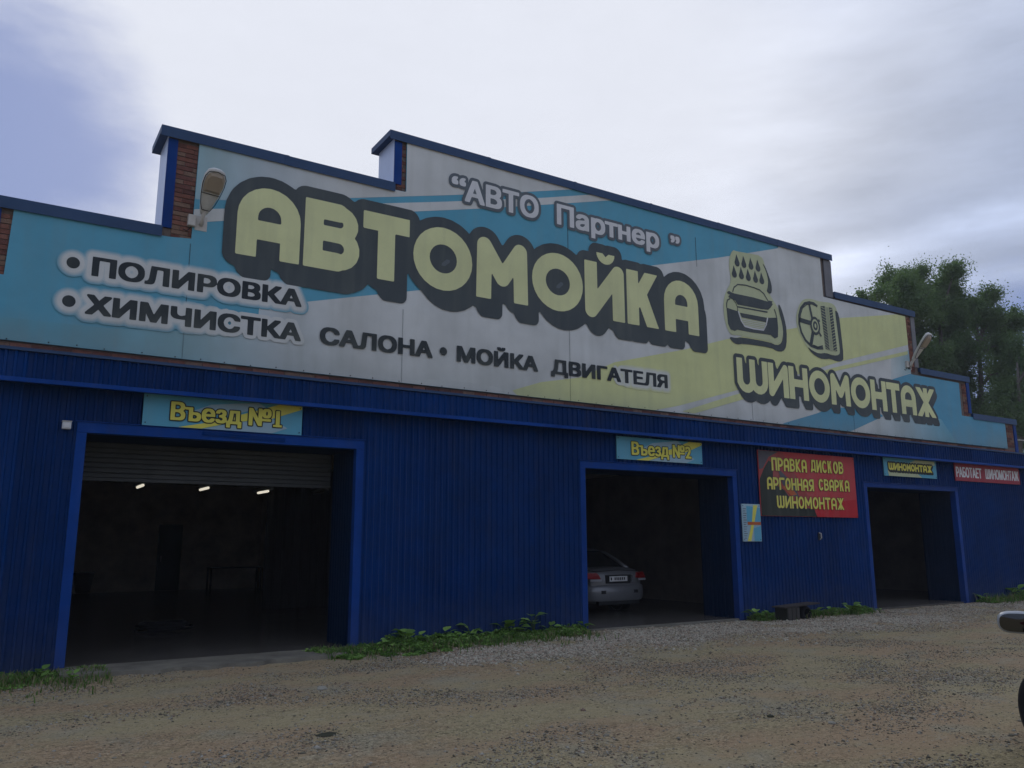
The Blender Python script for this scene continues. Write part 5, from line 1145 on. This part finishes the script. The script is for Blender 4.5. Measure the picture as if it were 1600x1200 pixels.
def tree(base, H, lobes, label, per=140, leaf=.074, seed=0, group='trees behind the building', nclump=None, droop=.2, cat='tree'):
    """lobes: (dx, dy, z, rx, rz, clumps)"""
    rng = np.random.default_rng(seed); rr = random.Random(seed)
    t = empty('birch_tree' if cat == 'tree' else 'bush', (base[0], base[1], -.1), label, cat, group)
    tr = MB(); top = Vector((lobes[0][0]*.4, lobes[0][1]*.4, H*.86)); tr.tube([(0, 0, 0), top*.25+Vector((.1, 0, 0)), top*.55+Vector((-.1, .1, 0)), top*.8, top], [H*.018, H*.015, H*.011, H*.007, H*.003], 9)
    tr.build('trunk', M_BARK, t, smooth=True)
    lb = MB(); C_ = []
    for dx, dy, z, rx, rz, nc in lobes:
        st = top*max(.25, min(.9, (z-rz*1.1)/top.z)); c0 = Vector((dx, dy, z)); lb.tube([st, st.lerp(c0, .5)+Vector((0, 0, .25)), c0], [H*.007, H*.004, H*.0015], 6, caps=False)
        for _ in range(int(nc*2.4)):
            u = rng.normal(size=3); u /= np.linalg.norm(u); r_ = min(1.45, min(abs(rng.normal(0, .66))+.2, 1.25+.35*rng.random()))
            c = np.array([dx+u[0]*rx*r_, dy+u[1]*rx*r_, z+u[2]*rz*r_]); C_.append(c)
            if rr.random() < .18: lb.tube([c0.lerp(Vector(c), .1), Vector(c)], [H*.0018, H*.0006], 4, caps=False)
    lb.build('limbs', M_BARK, t)
    C_ = np.array(C_); n_ = len(C_)*per; idx = np.repeat(np.arange(len(C_)), per)
    sz = rng.uniform(.14, .46, len(C_))[idx]; el = rng.choice([1.1, .95, .75], len(C_), p=[.5, .35, .15])[idx]; off = rng.normal(0, 1, (n_, 3))*np.stack([sz*.8*el, sz*.8*el, sz*.7/el], 1); off[:, 2] -= droop*np.abs(rng.normal(0, .35, n_))
    c = C_[idx]+off; A_ = rng.normal(size=(n_, 3)); A_ /= np.linalg.norm(A_, axis=1)[:, None]; B2 = np.cross(A_, rng.normal(size=(n_, 3))); B2 /= np.linalg.norm(B2, axis=1)[:, None]
    s = rng.uniform(.5, 1.2, n_)[:, None]*leaf; A_ *= s; B2 *= s*.55
    V = np.stack([c-A_, c+B2, c+A_, c-B2], 1).reshape(-1, 3); Fc = np.arange(n_*4).reshape(-1, 4)
    np_obj('crown', V, Fc, LEAF, t, mi=rng.choice(3, len(C_), p=[.4, .3, .3])[idx])
    return t
def at(px, py, Y): x, z = P(px, py, Y); return x, Y, z
def lobes_px(Y, spec, base):
    out = []
    for px_, py_, rpx, rpz, nc in spec:
        x, z = P(px_, py_, Y); ddep = (Y-CAM[1])*math.cos(YAW)+x*math.sin(YAW); m_ = ddep/F_PX; out.append((x-base[0]+0, random.uniform(-1, 1), z, rpx*m_*.95, rpz*m_*.95, nc))
    return out
def put_tree(px_, Y, spec, label, **k):
    bx_, _ = P(px_, 820, Y); base = (bx_, Y); lo_ = lobes_px(Y, spec, base); H_ = max(l[2]+l[4] for l in lo_); return tree(base, H_, lo_, label, **k)
put_tree(1445, 13.5, [(1436, 432, 17, 24, 22), (1428, 424, 9, 12, 6), (1407, 436, 17, 18, 16), (1389, 450, 16, 18, 14), (1366, 466, 15, 14, 12), (1352, 462, 7, 7, 3), (1425, 470, 34, 32, 46), (1395, 485, 30, 22, 30), (1440, 520, 38, 40, 56), (1420, 560, 34, 30, 34), (1450, 590, 40, 40, 50), (1465, 480, 20, 26, 22)], 'tallest dark green birch rising behind the right shoulder of the parapet', seed=1)
put_tree(1490, 12.5, [(1490, 432, 10, 19, 14), (1476, 424, 8, 14, 8), (1483, 450, 19, 20, 20), (1501, 458, 11, 18, 10), (1488, 490, 28, 28, 38), (1510, 520, 26, 26, 28), (1495, 550, 34, 34, 46), (1515, 590, 34, 34, 46), (1500, 630, 34, 34, 34), (1530, 650, 30, 30, 30)], 'slender forked birch right of the tallest one behind the building', seed=2)
put_tree(1545, 12.0, [(1534, 463, 11, 13, 10), (1522, 478, 12, 14, 10), (1545, 480, 12, 18, 14), (1532, 502, 20, 18, 20), (1556, 505, 13, 17, 12), (1568, 516, 11, 13, 7), (1582, 503, 9, 9, 5), (1592, 493, 5, 6, 2), (1545, 540, 22, 22, 20), (1560, 580, 24, 26, 24), (1550, 620, 30, 30, 32), (1548, 665, 30, 28, 28), (1575, 545, 12, 12, 5)], 'birch with a thin right branch reaching toward the frame edge', seed=3)
put_tree(1600, 9.0, [(1595, 570, 18, 22, 16), (1612, 545, 18, 22, 14), (1590, 612, 22, 26, 24), (1588, 650, 24, 26, 26), (1605, 690, 26, 30, 28), (1630, 640, 34, 50, 34), (1660, 580, 30, 50, 30)], 'dark tree at the far right edge beyond the building corner', seed=4)
put_tree(1640, 4.5, [(1605, 745, 20, 16, 8), (1640, 740, 34, 30, 14), (1598, 785, 14, 16, 5), (1680, 750, 40, 40, 14)], 'low dark bush showing under the canopy end beyond the corner', seed=5, leaf=.12, cat='bush')
# board past the corner
x, z = P(1604, 765, 1.2); t = empty('white_board', (x, 1.2, -.06), 'white board with a black curved mark standing past the right corner', 'sign')
M_WB = mat('white_board_paint', (.6, .61, .6), .5, .2); zc = z+.06
MB().box(-.42, .42, 0, .03, zc-.62, zc+.62).build('panel', M_WB, t)
for s in (-.35, .35): MB().box(s-.03, s+.03, .031, .09, 0, zc+.55).build('post', M_METAL, t)
MB().tube([(-.33, -.006, zc+.02), (-.2, -.006, zc-.06), (.05, -.006, zc-.08), (.25, -.006, zc-.02)], .025, 6).build('printed_mark', M_BLACK, t); MB().box(-.3, -.15, -.012, -.001, zc+.42, zc+.47).build('printed_mark', M_BLACK, t)
# overhead wire at the right
a0 = P(1584, 687, .3); a1 = P(1640, 684, 10); 
o = MB().tube([(a0[0], .3, a0[1]), ((a0[0]+a1[0])/2, 5, (a0[1]+a1[1])/2-.15), (a1[0], 10, a1[1])], .012, 5).build('overhead_wire', M_CREAM); tag(o, 'thin pale wire running from the right parapet end toward the trees', 'wire')

# ------------------------------------------------------------------ thin air haze, added also to lift the dark bays and trees
hz = MB().box(-905, 905, -905, 905, -1.3, 24).build('haze', bpy.data.materials.new('haze')); hz['kind'] = 'stuff'
hm = hz.data.materials[0]; hm.use_nodes = True; ht = hm.node_tree; ht.nodes.clear(); hv = ht.nodes.new('ShaderNodeVolumePrincipled'); ho = ht.nodes.new('ShaderNodeOutputMaterial')
hv.inputs['Color'].default_value = (.9, .93, 1, 1); hv.inputs['Density'].default_value = .0008; ht.links.new(hv.outputs[0], ho.inputs['Volume'])
